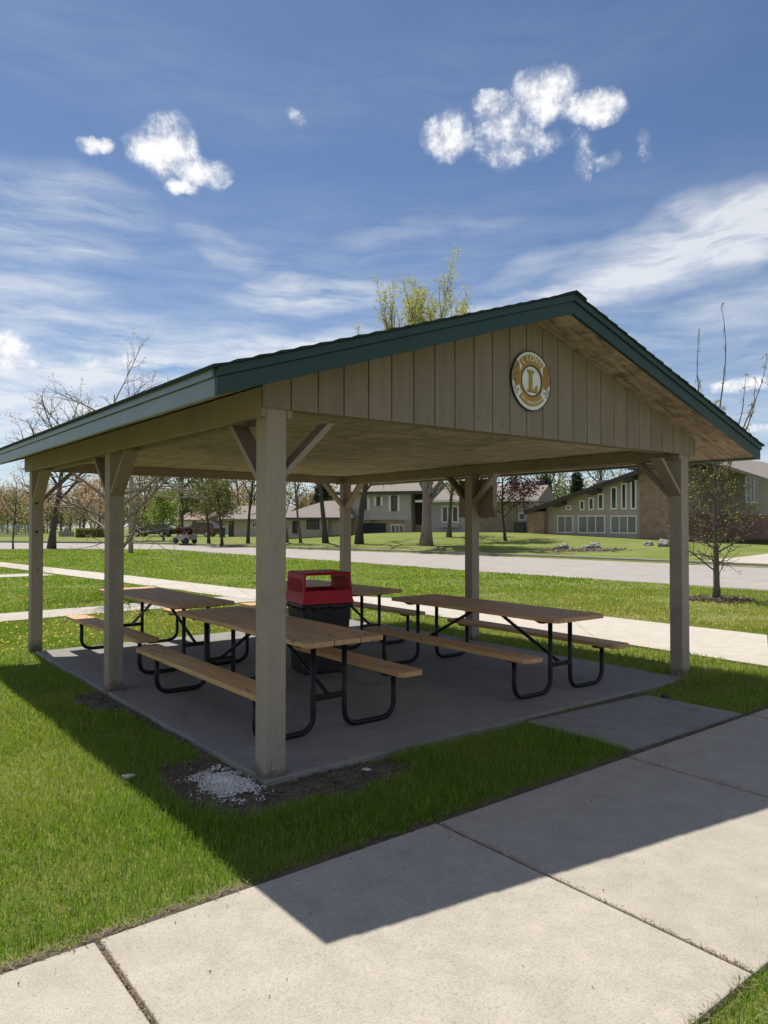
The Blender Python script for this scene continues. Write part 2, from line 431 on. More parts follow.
MT['leafy'] = foliage_mat('spring_leaves_yellow', (.32, .345, .11), (.46, .475, .20), .5)
MT['leafg'] = foliage_mat('spring_leaves_green', (.11, .16, .04), (.22, .27, .08), .45)
MT['leafd'] = foliage_mat('olive_leaves', (.10, .12, .04), (.20, .21, .085), .45)
MT['leafbright'] = foliage_mat('bright_new_leaves', (.15, .24, .03), (.25, .34, .06), .4)
MT['leafred'] = foliage_mat('maroon_leaves', (.055, .016, .016), (.125, .036, .033), .3)
MT['leafpink'] = foliage_mat('pink_blossom', (.42, .29, .255), (.56, .42, .38), .45)
MT['leafpale'] = foliage_mat('pale_catkins', (.33, .27, .19), (.48, .43, .31), .45)
MT['conifer'] = foliage_mat('conifer_needles', (.018, .035, .016), (.04, .065, .028), .15)
MT['hedge'] = foliage_mat('hedge_leaves', (.11, .12, .03), (.24, .24, .06), .3)
MT['rock'] = M('granite_boulder', (.34, .315, .285), (.2, .185, .17), 5, 6, .9, .8, 20, fine=.3, fscale=60)
MT['hsiding'] = siding_mat('grey_green_lap_siding', (.40, .345, .29))
MT['hgrey'] = siding_mat('blue_grey_lap_siding', (.46, .44, .415))
MT['htan'] = siding_mat('tan_lap_siding', (.50, .435, .35))
MT['hwhite'] = M('white_trim', (.82, .82, .79), (.74, .74, .71), 4, 4, .6)
MT['htrim'] = M('dark_brown_trim', (.07, .062, .055), (.05, .045, .04), 4, 4, .6)
MT['brick'] = brick_mat('red_brown_brick', (.285, .16, .112), (.37, .225, .16), (.34, .30, .26))
MT['brickred'] = brick_mat('dark_red_brick', (.29, .125, .09), (.36, .17, .125), (.33, .27, .23))
MT['tanbrick'] = brick_mat('tan_brick', (.52, .37, .23), (.44, .30, .18), (.46, .40, .32))
MT['paletan'] = brick_mat('pale_tan_block', (.33, .27, .19), (.29, .235, .165), (.28, .24, .18), 1.6)
MT['hroof'] = M('brown_grey_shingles', (.27, .235, .205), (.20, .172, .15), 6, 6, .95, .8, 40, (1,1,1), fine=.3, fscale=40)
MT['hroofpink'] = M('pinkish_shingles', (.34, .235, .20), (.26, .18, .155), 6, 6, .95, .8, 40)
MT['pane'] = glass_mat('window_glass')
MT['curtain'] = glass_mat('curtained_glass', (.15, .155, .145))
MT['garage'] = M('charcoal_garage_door', (.030, .034, .042), (.024, .027, .034), 3, 3, .6)
MT['carblack'] = M('black_car_paint', (.012, .012, .014), None, 3, 2, .25, spec=.6, coat=.5)
MT['carred'] = M('maroon_car_paint', (.11, .012, .016), None, 3, 2, .25, spec=.6, coat=.5)
MT['tyre'] = M('tyre_rubber', (.02,.02,.02), None, 10, 3, .9)
MT['rim'] = M('alloy_rim', (.45,.45,.46), None, 10, 3, .35, metallic=.8)
MT['cargrey'] = M('grey_cart_panel', (.30, .31, .32), None, 5, 3, .5)
MT['orange'] = M('orange_reflector', (.75, .12, .02), (.65, .09, .02), 6, 3, .5)
MT['taill'] = M('red_lamp_lens', (.35, .01, .01), None, 6, 3, .3)
MT['headl'] = M('clear_lamp_lens', (.6, .6, .58), None, 6, 3, .2)
MT['pole'] = M('weathered_pole', (.30, .28, .25), (.22, .20, .18), 4, 5, .9, .6, 20, (2,2,.2))
MT['binteal'] = M('dark_teal_plastic', (.015, .06, .06), None, 6, 3, .5)
MT['galv'] = M('galvanised_wire', (.33,.34,.34), None, 8, 3, .5, metallic=.5)
MT['stone'] = M('grey_stone', (.30,.29,.28), (.2,.19,.18), 6, 5, .85)
# ------------------------------------------------------------------ terrain
def lerp_tab(t, x):
    if x <= t[0][0]: return t[0][1]
    for (a, b), (c, d) in zip(t, t[1:]):
        if x <= c:
            k = (x-a)/(c-a); return b + (d-b)*k
    return t[-1][1]
NEAR = [(-90,16.2),(4,16.2),(12,15.7),(22,15.9),(29.4,15.6),(34,14.6),(39,12.4),(45.6,6.5),(56,-6),(80,-40),(170,-160)]
FARE = [(-90,27.2),(9,27.2),(17,27.0),(25,26.4),(34.5,24.6),(43,23.0),(52,21.8),(60,19.4),(72,11),(85,-2),(105,-30),(170,-130)]
RISE = [(-90,.3),(12,.32),(20,.46),(26,.66),(35,.92),(46,.82),(62,.22),(90,.1),(200,.0)]
def smooth(x): x = min(1, max(0, x)); return x*x*(3-2*x)
def sm_tab(t, v): return (lerp_tab(t, v-2)+2*lerp_tab(t, v)+lerp_tab(t, v+2))/4
def uN(v): return sm_tab(NEAR, v)
def uF(v): return sm_tab(FARE, v)
ROADZ = -.12
def H(u, v):
    n, f = uN(v), uF(v)
    if n < u < f: return ROADZ
    if u <= n:
        return .012*math.sin(u*1.3+1)*math.sin(v*1.1) * (1 if abs(u) > 9 or v > 12 else .3) - .012
    return .02 + smooth((u-f)/14.0)*lerp_tab(RISE, v) + .05*math.sin(u*.31)*math.sin(v*.27)*smooth((u-f)/8)
def Hw(x, y): return H(*w2uv(x, y))

vs = []
v = -90.0
while v < 260:
    vs.append(v); v += .5 if -6 < v < 14 else (1.5 if -15 < v < 75 else 8)
offn = [-300,-200,-130,-90,-60,-45,-35] + [-(30-.5*i) for i in range(0, 60)] + [-.02]
offf = [.02,.6,1.2,2,3,4,5,6,7,8,9,10,11,12,13,14,15,17,20,25,30,40,60,90,140,220,320]
g = MB(); ncol = 0
for v in vs:
    n, f = uN(v), uF(v)
    row = [(n+o, H(n+o-.001, v)) for o in offn] + [(n+.15, ROADZ-.12), ((n+f)/2, ROADZ-.12), (f-.15, ROADZ-.12)] + [(f+o, H(f+o+.001, v)) for o in offf]
    ncol = len(row)
    for u, z in row:
        x, y = uv2w(u, v); g.v.append((x, y, z))
for i in range(len(vs)-1):
    for j in range(ncol-1):
        a = i*ncol+j; g.f.append((a, a+1, a+1+ncol, a+ncol))
struct('ground', g, MT['lawn'], smooth=True)

# road strip and kerbs follow the two edges
rv = [v for v in vs if -60 <= v <= 150]
r = MB()
for v in rv:
    n, f = uN(v), uF(v)
    for k in range(9):
        u = n + (f-n)*k/8; x, y = uv2w(u, v)
        r.v.append((x, y, ROADZ + .05*math.sin(math.pi*k/8)))
for i in range(len(rv)-1):
    for j in range(8):
        a = i*9+j; r.f.append((a, a+1, a+10, a+9))
struct('road', r, MT['road'], smooth=True)
def kerb(edge, sgn, name, top=.034):
    m = MB()
    for v in rv:
        e = edge(v)
        for (du, z) in ((-.02, ROADZ-.1), (-.02, top-.016), (.0, top), (.14, top), (.16, top-.034)):
            x, y = uv2w(e + sgn*du, v); m.v.append((x, y, z))
    for i in range(len(rv)-1):
        for j in range(4):
            a = i*5+j; q = (a, a+1, a+6, a+5)
            m.f.append(q)
    struct(name, m, MT['kerb'], fixn=True)
kerb(uN, -1, 'kerb', -.004); kerb(uF, 1, 'kerb')

def between(A, B, k): return (A[0]+(B[0]-A[0])*k, A[1]+(B[1]-A[1])*k)
# near sidewalk: separate panels with open joints
def uvpanel(mb, poly, z0, z1):
    P = [(*uv2w(u, v), z0) for (u, v) in poly]
    mb.prism(P, (0,0,z1-z0))
sw = MB()
js = [-15.5+1.77*i for i in range(0, 25)]
js = [-1.33+1.76*i for i in range(-9, 14)]
for i, (a, b) in enumerate(zip(js, js[1:])):
    dz = random.uniform(-.003, .003)
    uvpanel(sw, [(a+.009, -2.73), (b-.009, -2.73), (b-.009, -1.075), (a+.009, -1.075)], -.10, .012+dz)
struct('sidewalk', sw, MT['walk'], bevel=.008, fixn=True)
jb = MB(); uvpanel(jb, [(-17, -2.715), (22, -2.715), (22, -1.09), (-17, -1.09)], -.09, -.001); uvpanel(jb, [(2.345, -1.088), (3.925, -1.088), (3.925, -1.0), (2.345, -1.0)], -.08, .007); uvpanel(jb, [(2.35, -.19), (3.89, -.19), (3.89, .02), (2.35, .02)], -.08, .010); struct('joint_soil', jb, MT['soil'], fixn=True)
es = MB()
for i in range(0, 900):
    u = -4 + .01*i
    for v, z in ((-1.09, -.03), (-1.078, .006), (-1.02+.028*math.sin(u*23)*.6+.02*mnoise.noise(Vector((u*9, 3, 1))), .001), (-.985+.02*mnoise.noise(Vector((u*7, 1, 1))), -.03)):
        x, y = uv2w(u, v); es.v.append((x, y, z + .006*mnoise.noise(Vector((u*25, v*25, 2)))))
for i in range(899):
    if 2.33 < -4+.01*i < 3.93: continue
    for j in range(3): a = i*4+j; es.f.append((a, a+4, a+5, a+1))
struct('edge_soil', es, MT['soil'], smooth=True)
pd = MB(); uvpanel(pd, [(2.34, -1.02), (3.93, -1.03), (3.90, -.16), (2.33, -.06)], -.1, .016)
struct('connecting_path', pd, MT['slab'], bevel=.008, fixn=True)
sl = MB(); cs = [(-.005, -.01), (4.83, -.045), (4.86, 5.74), (-.005, 5.74)]; E_ = []
for q in range(4):
    A, B = cs[q], cs[(q+1) % 4]
    for k in range(60):
        p = between(A, B, k/60); j = 0 if k == 0 else .016*mnoise.noise(Vector((p[0]*2.2, p[1]*2.2, 3)))+.007*mnoise.noise(Vector((p[0]*11, p[1]*11, 3)))
        E_.append((p[0]+(j if q % 2 else 0), p[1]+(0 if q % 2 else j)))
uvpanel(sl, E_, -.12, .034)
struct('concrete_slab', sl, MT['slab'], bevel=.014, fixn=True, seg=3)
WALK_N = [(6.2,-14),(6.2,-.26),(6.3,2.07),(6.35,4.5),(6.2,6.7),(5.7,8.4),(5.15,9.6),(4.9,11.5),(4.7,14),(4.34,17.4),(3.4,26),(1.6,40),(.5,48)]
WALK_F = [(8.55,-14),(8.55,.8),(8.5,4.4),(8.1,6.7),(7.3,9),(6.6,10.8),(6.15,12.5),(5.9,15),(5.6,18),(5.05,22),(4.3,28),(2.9,40),(1.9,48)]
m = MB()
for i in range(len(WALK_N)-1):
    n = max(1, round(math.dist(WALK_N[i], WALK_N[i+1])/1.7))
    for k in range(n):
        e = .006/max(.1, math.dist(WALK_N[i], WALK_N[i+1]))
        a0, a1 = between(WALK_N[i], WALK_N[i+1], k/n+e), between(WALK_N[i], WALK_N[i+1], (k+1)/n-e)
        b0, b1 = between(WALK_F[i], WALK_F[i+1], k/n+e), between(WALK_F[i], WALK_F[i+1], (k+1)/n-e)
        uvpanel(m, [a0, b0, b1, a1], -.1, .014)
struct('far_sidewalk', m, MT['walkfar'], fixn=True)
P3N = [(-14,8.6),(-6,8.95),(.26,9.25),(2.25,9.4),(5.22,9.42)]; P3F = [(-14,9.95),(-6,10.2),(.48,10.42),(2.2,10.55),(4.98,10.75)]
m = MB()
for i in range(4): uvpanel(m, [P3N[i], P3N[i+1], P3F[i+1], P3F[i]], -.1, .009)
uvpanel(m, [(-12,21.3),(3.85,20.1),(3.75,21.3),(-12,22.6)], -.1, .009)
struct('park_path', m, MT['walkfar'], fixn=True)
# driveway over the far kerb at right
m = MB()
dv = [4.5+.9*i for i in range(9)]
for v in dv:
    for k in range(10):
        u = uF(v)-.1 + k*.9; x, y = uv2w(u, v); m.v.append((x, y, (H(max(u, uF(v)+.03), v)+.05 if k else ROADZ+.02)))
for i in range(len(dv)-1):
    for j in range(9):
        a = i*10+j; m.f.append((a, a+1, a+11, a+10))
struct('driveway', m, MT['walkfar'], smooth=True)

def inpoly(p, poly):
    x, y = p; c = False; j = len(poly)-1
    for i in range(len(poly)):
        (xi, yi), (xj, yj) = poly[i], poly[j]
        if (yi > y) != (yj > y) and x < (xj-xi)*(y-yi)/(yj-yi)+xi: c = not c
        j = i
    return c
WALKPOLY = WALK_N + WALK_F[::-1]

# bare soil around the corner and the middle post
def soil_w(u, v):
    """0..1: how bare the ground is"""
    w = 0
    for (cu, cv, ru, rv_) in ((-.20,.20,.33,.58), (.36,-.17,.66,.26), (-.10,-.12,.28,.20), (-.12,2.75,.20,.50), (-.03,1.6,.05,1.2), (1.4,-.04,1.2,.05)):
        d = ((u-cu)/ru)**2 + ((v-cv)/rv_)**2
        w = max(w, 1.35-d)
    w += .45*mnoise.noise(Vector((u*3.1, v*3.1, 4)))
    return min(1, max(0, w))
m = MB(); N = 44
for i in range(N+1):
    for j in range(N+1):
        u = -.75 + 2.2*i/N; v = -.75 + 4.9*j/N
        x, y = uv2w(u, v); w = soil_w(u, v)
        m.v.append((x, y, H(u, v)-.05 + .058*smooth(w*2) + .012*mnoise.noise(Vector((u*9, v*9, 1)))*w))
for i in range(N):
    for j in range(N):
        a = i*(N+1)+j; m.f.append((a, a+N+1, a+N+2, a+1))
struct('bare_soil', m, MT['soil'], smooth=True)

# ------------------------------------------------------------------ picnic shelter
W, L, PW = 4.966, 6.133, .14
VM = 2.98
ZS, ZB, ZC = 2.316, 2.263, 2.385
OSL, OSR, OF, OB = .527, .708, .412, .19
UR = 2.50
ZFB, ZFT = 2.279, 2.426           # fascia bottom and top at the eaves
RF = 3.406 - 2.426
SL, SR = RF/(UR+OSL), RF/(W+OSR-UR)
def rz(u, base): return base + (SL*(u+OSL) if u <= UR else SR*(W+OSR-u))
sh = empty('picnic_shelter', (X0, Y0, 0), TH)
tag(sh, 'open wooden picnic shelter with tan gables, green roof trim and six square posts', 'picnic shelter')
posts = [(0,0),(0,VM),(0,L-PW),(W-PW,0),(W-PW,VM+.03),(W-PW,L-PW)]
pz = [-.15,.0,-.05,-.1,.0,.0]
for (u, v), z0 in zip(posts, pz):
    mb = MB().box(u, v, z0, u+PW, v+PW, ZC+.03)
    p = mb.build('post', MT['post'], sh, bevel=.006)
    if (u, v) == posts[2]:
        for zz in (1.86, 1.5):
            MB().tube([(u+.055, v-.002, zz), (u+.055, v-.014, zz)], .016, 10).build('bolt', MT['bolt'], p)
# beams: pairs of boards along the eaves, sandwiching the posts
def beam(u0, u1, z1=2.445):
    MB().box(u0, -.002, ZB, u1, L+.06, z1).build('eave_beam', MT['paint'], sh, bevel=.003)
beam(-.042, -.002); beam(PW+.002, PW+.042, ZC-.001); beam(W-PW-.042, W-PW-.002, ZC-.001); beam(W+.002, W+.042)
for v in (PW+.002, L-PW-.042):
    MB().box(PW+.044, v, ZS+.012 if v < 1 else ZB+.002, W-PW-.044, v+.04, ZC-.002).build('end_beam', MT['paint'], sh, bevel=.003)
# knee braces, 2x6 boards laid flat across the post
def brace(p, d, a=.375):
    """p = face point (u,v) middle of the post's face, d = direction (du,dv)"""
    z0 = ZB - a
    c = Vector((p[0]+d[0]*a/2, p[1]+d[1]*a/2, z0+a/2))
    t = Vector((d[0], d[1], 1)).normalized(); s = Vector((-d[1], d[0], 0)); nn = t.cross(s)
    hl = a*math.sqrt(2)/2
    mb = MB()
    # ends cut plumb and level
    th = .027
    A = Vector((p[0], p[1], z0-th)); 
    prof = [(0, -th), (0, th*1.0), (a-th, a+.0), (a+th*1.0, a)]
    prof = [(0.0, -.03), (0.0, .025), (a-.025, a), (a+.03, a)]
    P = [(p[0]+d[0]*q - s[0]*.062, p[1]+d[1]*q - s[1]*.062, z0+h) for q, h in prof]
    mb.prism(P, s*.124)
    mb.build('knee_brace', MT['paint'], sh, bevel=.003, fixn=True)
h2 = PW/2
for (u, v) in posts:
    left = u < 1
    if v < 4: brace((u+h2, v+PW), (0, 1))
    if v > 1: brace((u+h2, v), (0, -1))
    if v < 1 or v > 5: brace((u+PW, v+h2) if left else (u, v+h2), (1,0) if left else (-1,0), .345)
# ceiling and soffits of strand board
MB().box(-.001, .004, ZC, W+.001, L-.004, ZC+.012).build('ceiling', MT['osb'], sh)
so = MB()
V0, V1 = -OF+.03, L+OB-.03
def slab(mb, ua, ub, z0a, z0b, t, v0, v1):
    mb.prism([(ua, v0, z0a), (ub, v0, z0b), (ub, v0, z0b+t), (ua, v0, z0a+t)], (0, v1-v0, 0))
ZSF = ZFB + .018
slab(so, -OSL+.02, UR, rz(-OSL+.02, ZSF), rz(UR, ZSF), .012, V0, V1)
slab(so, UR, W+OSR-.02, rz(UR, ZSF), rz(W+OSR-.02, ZSF), .012, V0, V1)
so.build('soffit', MT['osb'], sh, fixn=True)
# gable siding: grooved vertical boards
def siding(v0, sgn, zs):
    mb = MB(); u = -.042; k = 0
    while u < W+.085-.01:
        u2 = min(u+.2032, W+.085); g2 = u2-.009 if u2 < W+.08 else u2
        cuts = [u, g2] if not (u < UR < g2) else [u, UR, g2]
        top = [(q, rz(q, ZSF)-.002) for q in cuts]
        P = [(u, v0, zs), (g2, v0, zs)] + [(q, v0, z) for q, z in reversed(top)]
        mb.prism(P, (0, sgn*.011, 0)); u = u2; k += 1
    mb.build('gable_siding', MT['siding'], sh, fixn=True, bevel=.0015, seg=1)
    bk = MB(); P = [(-.03, v0+.001*-sgn, zs+.006), (W+.03, v0-.001*sgn, zs+.006), (W+.03, v0-.001*sgn, rz(W+.03, ZSF)-.004), (UR, v0-.001*sgn, rz(UR, ZSF)-.004), (-.03, v0-.001*sgn, rz(-.03, ZSF)-.004)]
    bk.prism(P, (0, -sgn*.012, 0)); bk.build('gable_backing', MT['siding'], sh, fixn=True)
siding(-.016, -1, ZS); siding(L+.065, 1, ZB+.03)
# fascias: a main board with a narrow drip board standing proud above it
def rake(v0, v1, lo, hi, name):
    for (ua, ub) in ((-OSL, UR), (UR, W+OSR)):
        mb = MB()
        P = [(ua, v0, rz(ua, ZFB+lo)), (ub, v0, rz(ub, ZFB+lo)), (ub, v0, rz(ub, ZFB+hi)), (ua, v0, rz(ua, ZFB+hi))]
        mb.prism(P, (0, v1-v0, 0)); mb.build(name, MT['green'], sh, fixn=True, bevel=.002)
for (a, b, c) in ((-OF, -OF+.032, -OF-.016), (L+OB-.032, L+OB, L+OB-.016)):
    rake(a, b, 0, .098, 'rake_board')
    if a < 0: rake(c, b, .100, .150, 'rake_trim')
    else: rake(a, b+.016, .100, .150, 'rake_trim')
for (u, s) in ((-OSL, 1), (W+OSR, -1)):
    e = u + s*.030
    cuts = [-OF+.0325, 2.1, L+OB-.0325] if u < 0 else [-OF+.0325, L+OB-.0325]
    for i, (va, vb) in enumerate(zip(cuts, cuts[1:])):
        MB().box(min(u, e), va+.0012, ZFB+.002, max(u, e), vb-.0012, ZFB+.098).build('eave_board', MT['eave'], sh, bevel=.002)
        MB().box(min(u-s*.014, e), va+.0012, ZFB+.100, max(u-s*.014, e), vb-.0012, ZFB+.148).build('eave_trim', MT['eave'], sh, bevel=.002)
# shingle courses
rs = MB()
for side in (0, 1):
    ue = -OSL-.035 if side == 0 else W+OSR+.035
    n = 23
    for k in range(n):
        ua = ue + (UR-ue)*k/n; ub = ue + (UR-ue)*min(n, k+1.25)/n
        za, zb = rz(ua, ZFB+.152), rz(ub, ZFB+.152)
        j = random.uniform(-.004, .004); v0, v1 = -OF-.03+j, L+OB+.03+j
        P = [(ua, v0, za), (ub, v0, zb), (ub, v0, zb+.004), (ua, v0, za+.017)]
        rs.prism(P, (0, v1-v0, 0))
rs.prism([(UR-.13, -OF-.035, rz(UR-.13, ZFB+.168)), (UR, -OF-.035, rz(UR, ZFB+.165)), (UR+.13, -OF-.035, rz(UR+.13, ZFB+.168)), (UR+.13, -OF-.035, rz(UR+.13, ZFB+.174)), (UR, -OF-.035, rz(UR, ZFB+.178)), (UR-.13, -OF-.035, rz(UR-.13, ZFB+.174))], (0, L+OF+OB+.07, 0))
rs.build('roof', MT['shingle'], sh, fixn=True)

# ------------------------------------------------------------------ emblem on the gable
def text_mesh(txt, size, ext):
    cu = bpy.data.curves.new('lettering', 'FONT'); cu.body = txt; cu.size = size; cu.extrude = ext
    cu.align_x = 'CENTER'; cu.align_y = 'CENTER'; cu.resolution_u = 3
    o = bpy.data.objects.new('lettering', cu); COL.objects.link(o)
    dg = bpy.context.evaluated_depsgraph_get(); me = o.evaluated_get(dg).to_mesh()
    V = [tuple(v.co) for v in me.vertices]; Fc = [tuple(p.vertices) for p in me.polygons]
    bpy.data.objects.remove(o); bpy.data.curves.remove(cu)
    return V, Fc
def arc_text(mb, txt, rad, a0, a1, size, depth, flip=False):
    n = len(txt)
    for i, ch in enumerate(txt):
        a = math.radians(a0 + (a1-a0)*(i/(n-1)))
        V, Fc = text_mesh(ch, size, .0025)
        rot = a - math.pi/2 if not flip else a + math.pi/2
        c, s_ = math.cos(rot), math.sin(rot); o = len(mb.v)
        for (x, y, z) in V:
            X, Y = x*c - y*s_ + rad*math.cos(a), x*s_ + y*c + rad*math.sin(a)
            mb.v.append((X, -depth - z, Y))
        for f in Fc: mb.f.append(tuple(o+q for q in f))
EM = (2.432, -.028, 2.772)
ex, ey = uv2w(EM[0], EM[1])
em = empty('round_emblem_sign', (ex, ey, EM[2]), TH)
tag(em, 'round white and gold club emblem with a large letter L on the gable boards', 'emblem sign')
R = .2425
def disc(mb, r0, r1, d0, d1, k=64, a0=0, a1=360):
    """flat ring (r0 may be 0) in the x-z plane between depths d0 (back) and d1 (front)"""
    n = k if a1-a0 >= 360 else max(6, int(k*(a1-a0)/360))
    P, Q = [], []
    for i in range(n if a1-a0 >= 360 else n+1):
        a = math.radians(a0+(a1-a0)*i/n)
        P.append((math.cos(a)*r1, math.sin(a)*r1)); Q.append((math.cos(a)*r0, math.sin(a)*r0))
    o = len(mb.v); m_ = len(P)
    for d in (d0, d1):
        for (x, z) in P: mb.v.append((x, -d, z))
        for (x, z) in Q: mb.v.append((x, -d, z))
    rngi = range(m_) if a1-a0 >= 360 else range(m_-1)
    for i in rngi:
        j = (i+1) % m_
        A, B = o+i, o+j
        mb.f += [(A, B, B+m_, A+m_), (A+2*m_, A+3*m_, B+3*m_, B+2*m_), (A, A+2*m_, B+2*m_, B), (A+m_, B+m_, B+3*m_, A+3*m_)]
    return mb
disc(MB(), 0.0005, R, .0, .014).build('disc', MT['white'], em, fixn=True)
disc(MB(), R-.004, R+.004, .0, .018).build('outline', MT['navy'], em, fixn=True)
b_ = disc(MB(), .150, .214, .0145, .0185, a0=46, a1=134); b_.build('gold_band', MT['gold'], em, fixn=True)
b_ = disc(MB(), .150, .208, .0145, .0185, a0=222, a1=318); b_.build('gold_band', MT['gold'], em, fixn=True)
disc(MB(), .120, .131, .0145, .020).build('inner_ring', MT['navy'], em, fixn=True)
disc(MB(), .131, .152, .0145, .0175).build('inner_ring', MT['gold'], em, fixn=True)
Lp = [(-.052,-.088),(.062,-.088),(.072,-.030),(.058,-.030),(.046,-.064),(.006,-.064),(.006,.068),(.026,.074),(.026,.088),(-.052,.088),(-.052,.074),(-.030,.068),(-.030,-.068),(-.052,-.074)]
MB().prism([(x+.006, -.0146, z-.005) for x, z in Lp], (0,-.002,0)).build('letter_shadow', MT['navy'], em, fixn=True)
MB().prism([(x-.002, -.0168, z) for x, z in Lp], (0,-.004,0)).build('letter', MT['gold'], em, fixn=True)
mb = MB(); arc_text(mb, 'LIONS', .184, 124, 56, .068, .0195); mb.build('lettering', MT['white'], em)
mb = MB(); arc_text(mb, 'INTERNATIONAL', .181, 227, 313, .032, .0195, True); mb.build('lettering', MT['white'], em)
lion = [(.150,.135),(.185,.150),(.212,.115),(.226,.070),(.222,.045),(.232,.015),(.226,-.020),(.205,-.028),(.205,-.045),(.180,-.058),(.155,-.040),(.152,.02),(.146,.08)]
for s_ in (-1, 1):
    MB().prism([(s_*x, -.0148, z) for x, z in lion], (0,-.004,0)).build('lion_head', MT['bronze'], em, fixn=True)
    for (cx, cz, r_) in ((.196,.085,.007), (.212,.035,.005), (.185,.045,.006), (.198,-.012,.006), (.175,.105,.006)):
        MB().tube([(s_*cx, -.0187, cz), (s_*cx, -.0205, cz)], r_, 8).build('lion_marking', MT['navy'], em, fixn=True)
    sc = MB()
    for (cx, cz) in ((.196,-.085), (.182,-.112), (.205,-.065), (.165,-.085)):
        disc(sc, .008, .0125, .0145, .0168, 14); 
        k0 = len(sc.v)-14*4
        for q in range(k0, len(sc.v)): x, y, z = sc.v[q]; sc.v[q] = (x+s_*cx, y, z+cz)
    sc.build('scroll', MT['stone'], em, fixn=True)

# ------------------------------------------------------------------ picnic tables
def round_path(pts, r, k=5):
    out = [Vector(pts[0])]
    for i in range(1, len(pts)-1):
        a, b, c = Vector(pts[i-1]), Vector(pts[i]), Vector(pts[i+1])
        d0, d1 = (a-b).normalized(), (c-b).normalized()
        p0, p1 = b+d0*r, b+d1*r
        for q in range(k+1):
            t = q/k; out.append((p0*(1-t)+b*t)*(1-t) + (b*(1-t)+p1*t)*t)
    out.append(Vector(pts[-1])); return out
TL = 1.22
def board(mb, x0, x1, z0, z1, clip=0.0, y=TL):
    if not clip: mb.box(x0, -y, z0, x1, y, z1); return
    P = [(x0+clip, -y), (x1-clip, -y), (x1, -y+clip), (x1, y-clip), (x1-clip, y), (x0+clip, y), (x0, y-clip), (x0, -y+clip)]
    mb.prism([(a, b, z0) for a, b in P], (0,0,z1-z0))
def make_table():
    t = empty('picnic_table')
    tw = .70
    for k in range(3):
        mb = MB(); x0 = -tw/2 + k*(tw/3)+.004; x1 = -tw/2+(k+1)*(tw/3)-.004
        c = .03
        P = [(x0+(c if k == 0 else 0), -TL), (x1-(c if k == 2 else 0), -TL)]
        if k == 2: P += [(x1, -TL+c), (x1, TL-c)]
        P += [(x1-(c if k == 2 else 0), TL), (x0+(c if k == 0 else 0), TL)]
        if k == 0: P += [(x0, TL-c), (x0, -TL+c)]
        dy = random.uniform(-.006, .006)
        mb.prism([(a, b+dy, .686) for a, b in P], (0,0,.038)); pk = mb.build('tabletop_plank', MT['wood'], t, bevel=.004, fixn=True)
        for ye in (-.965, .965):
            MB().lathe([(.0085, .7235), (.0085, .7255), (.004, .7275)], 10, ((x0+x1)/2+random.uniform(-.03, .03), ye, 0)).build('bolt', MT['bolt'], pk)
    for s in (-1, 1):
        mb = MB(); board(mb, s*.62-.118, s*.62+.118, .374, .412, .035); st_ = mb.build('seat', MT['seatwood'], t, bevel=.004, fixn=True)
        for ye in (-.965, .965):
            for q in (-.06, .06): MB().lathe([(.0085, .4115), (.0085, .4135), (.004, .4155)], 10, (s*.62+q, ye, 0)).build('bolt', MT['bolt'], st_)
    R_ = .0212
    for ye in (-.965, .965):
        for s in (-1, 1):
            p = round_path([(s*.140, ye, .67), (s*.140, ye, R_), (s*.62, ye, R_), (s*.62, ye, .36)], .13, 6)
            leg = MB().tube(p, R_, 10).build('leg', MT['pipe'], t, smooth=True)
            b = MB(); b.prism([(s*.495, ye-.022, .373), (s*.715, ye-.022, .373), (s*.695, ye-.022, .354), (s*.585, ye-.022, .340), (s*.51, ye-.022, .354)], (0,.044,0)); b.build('seat_bracket', MT['pipe'], leg, fixn=True)
        b = MB().prism([(-.33, ye-.025, .685), (.33, ye-.025, .685), (.27, ye-.025, .655), (-.27, ye-.025, .655)], (0,.05,0)); b.build('top_bracket', MT['pipe'], t, fixn=True)
        MB().box(-.140, ye-.02, .245, .140, ye+.02, .285).build('tie_bar', MT['pipe'], t, bevel=.004)
        sg = 1 if ye > 0 else -1
        MB().tube([(0, ye-sg*.01, .275), (0, ye-sg*.07, .30), (0, sg*.16, .665), (0, sg*.08, .678)], .0165, 8).build('diagonal_strut', MT['pipe'], t, smooth=True)
    return t
tables = [
    (.91, 1.60, -1.0, 'picnic table nearest the front corner post, its top passing behind that post'),
    (1.09, 4.48, .8, 'picnic table by the far left corner whose sunlit ends catch the light'),
    (3.345, 1.33, -1.8, 'picnic table standing alone along the right side of the slab'),
    (3.45, 4.42, -.5, 'picnic table mostly hidden behind the red-topped trash bin'),
]
t0 = make_table()
for i, (u, v, a, lab) in enumerate(tables):
    o = t0 if i == 0 else copy_tree(t0)
    x, y = uv2w(u, v); o.location = (x, y, .034); o.rotation_euler = (0, 0, TH+math.radians(a))
    tag(o, lab, 'picnic table', 'picnic tables under the shelter')

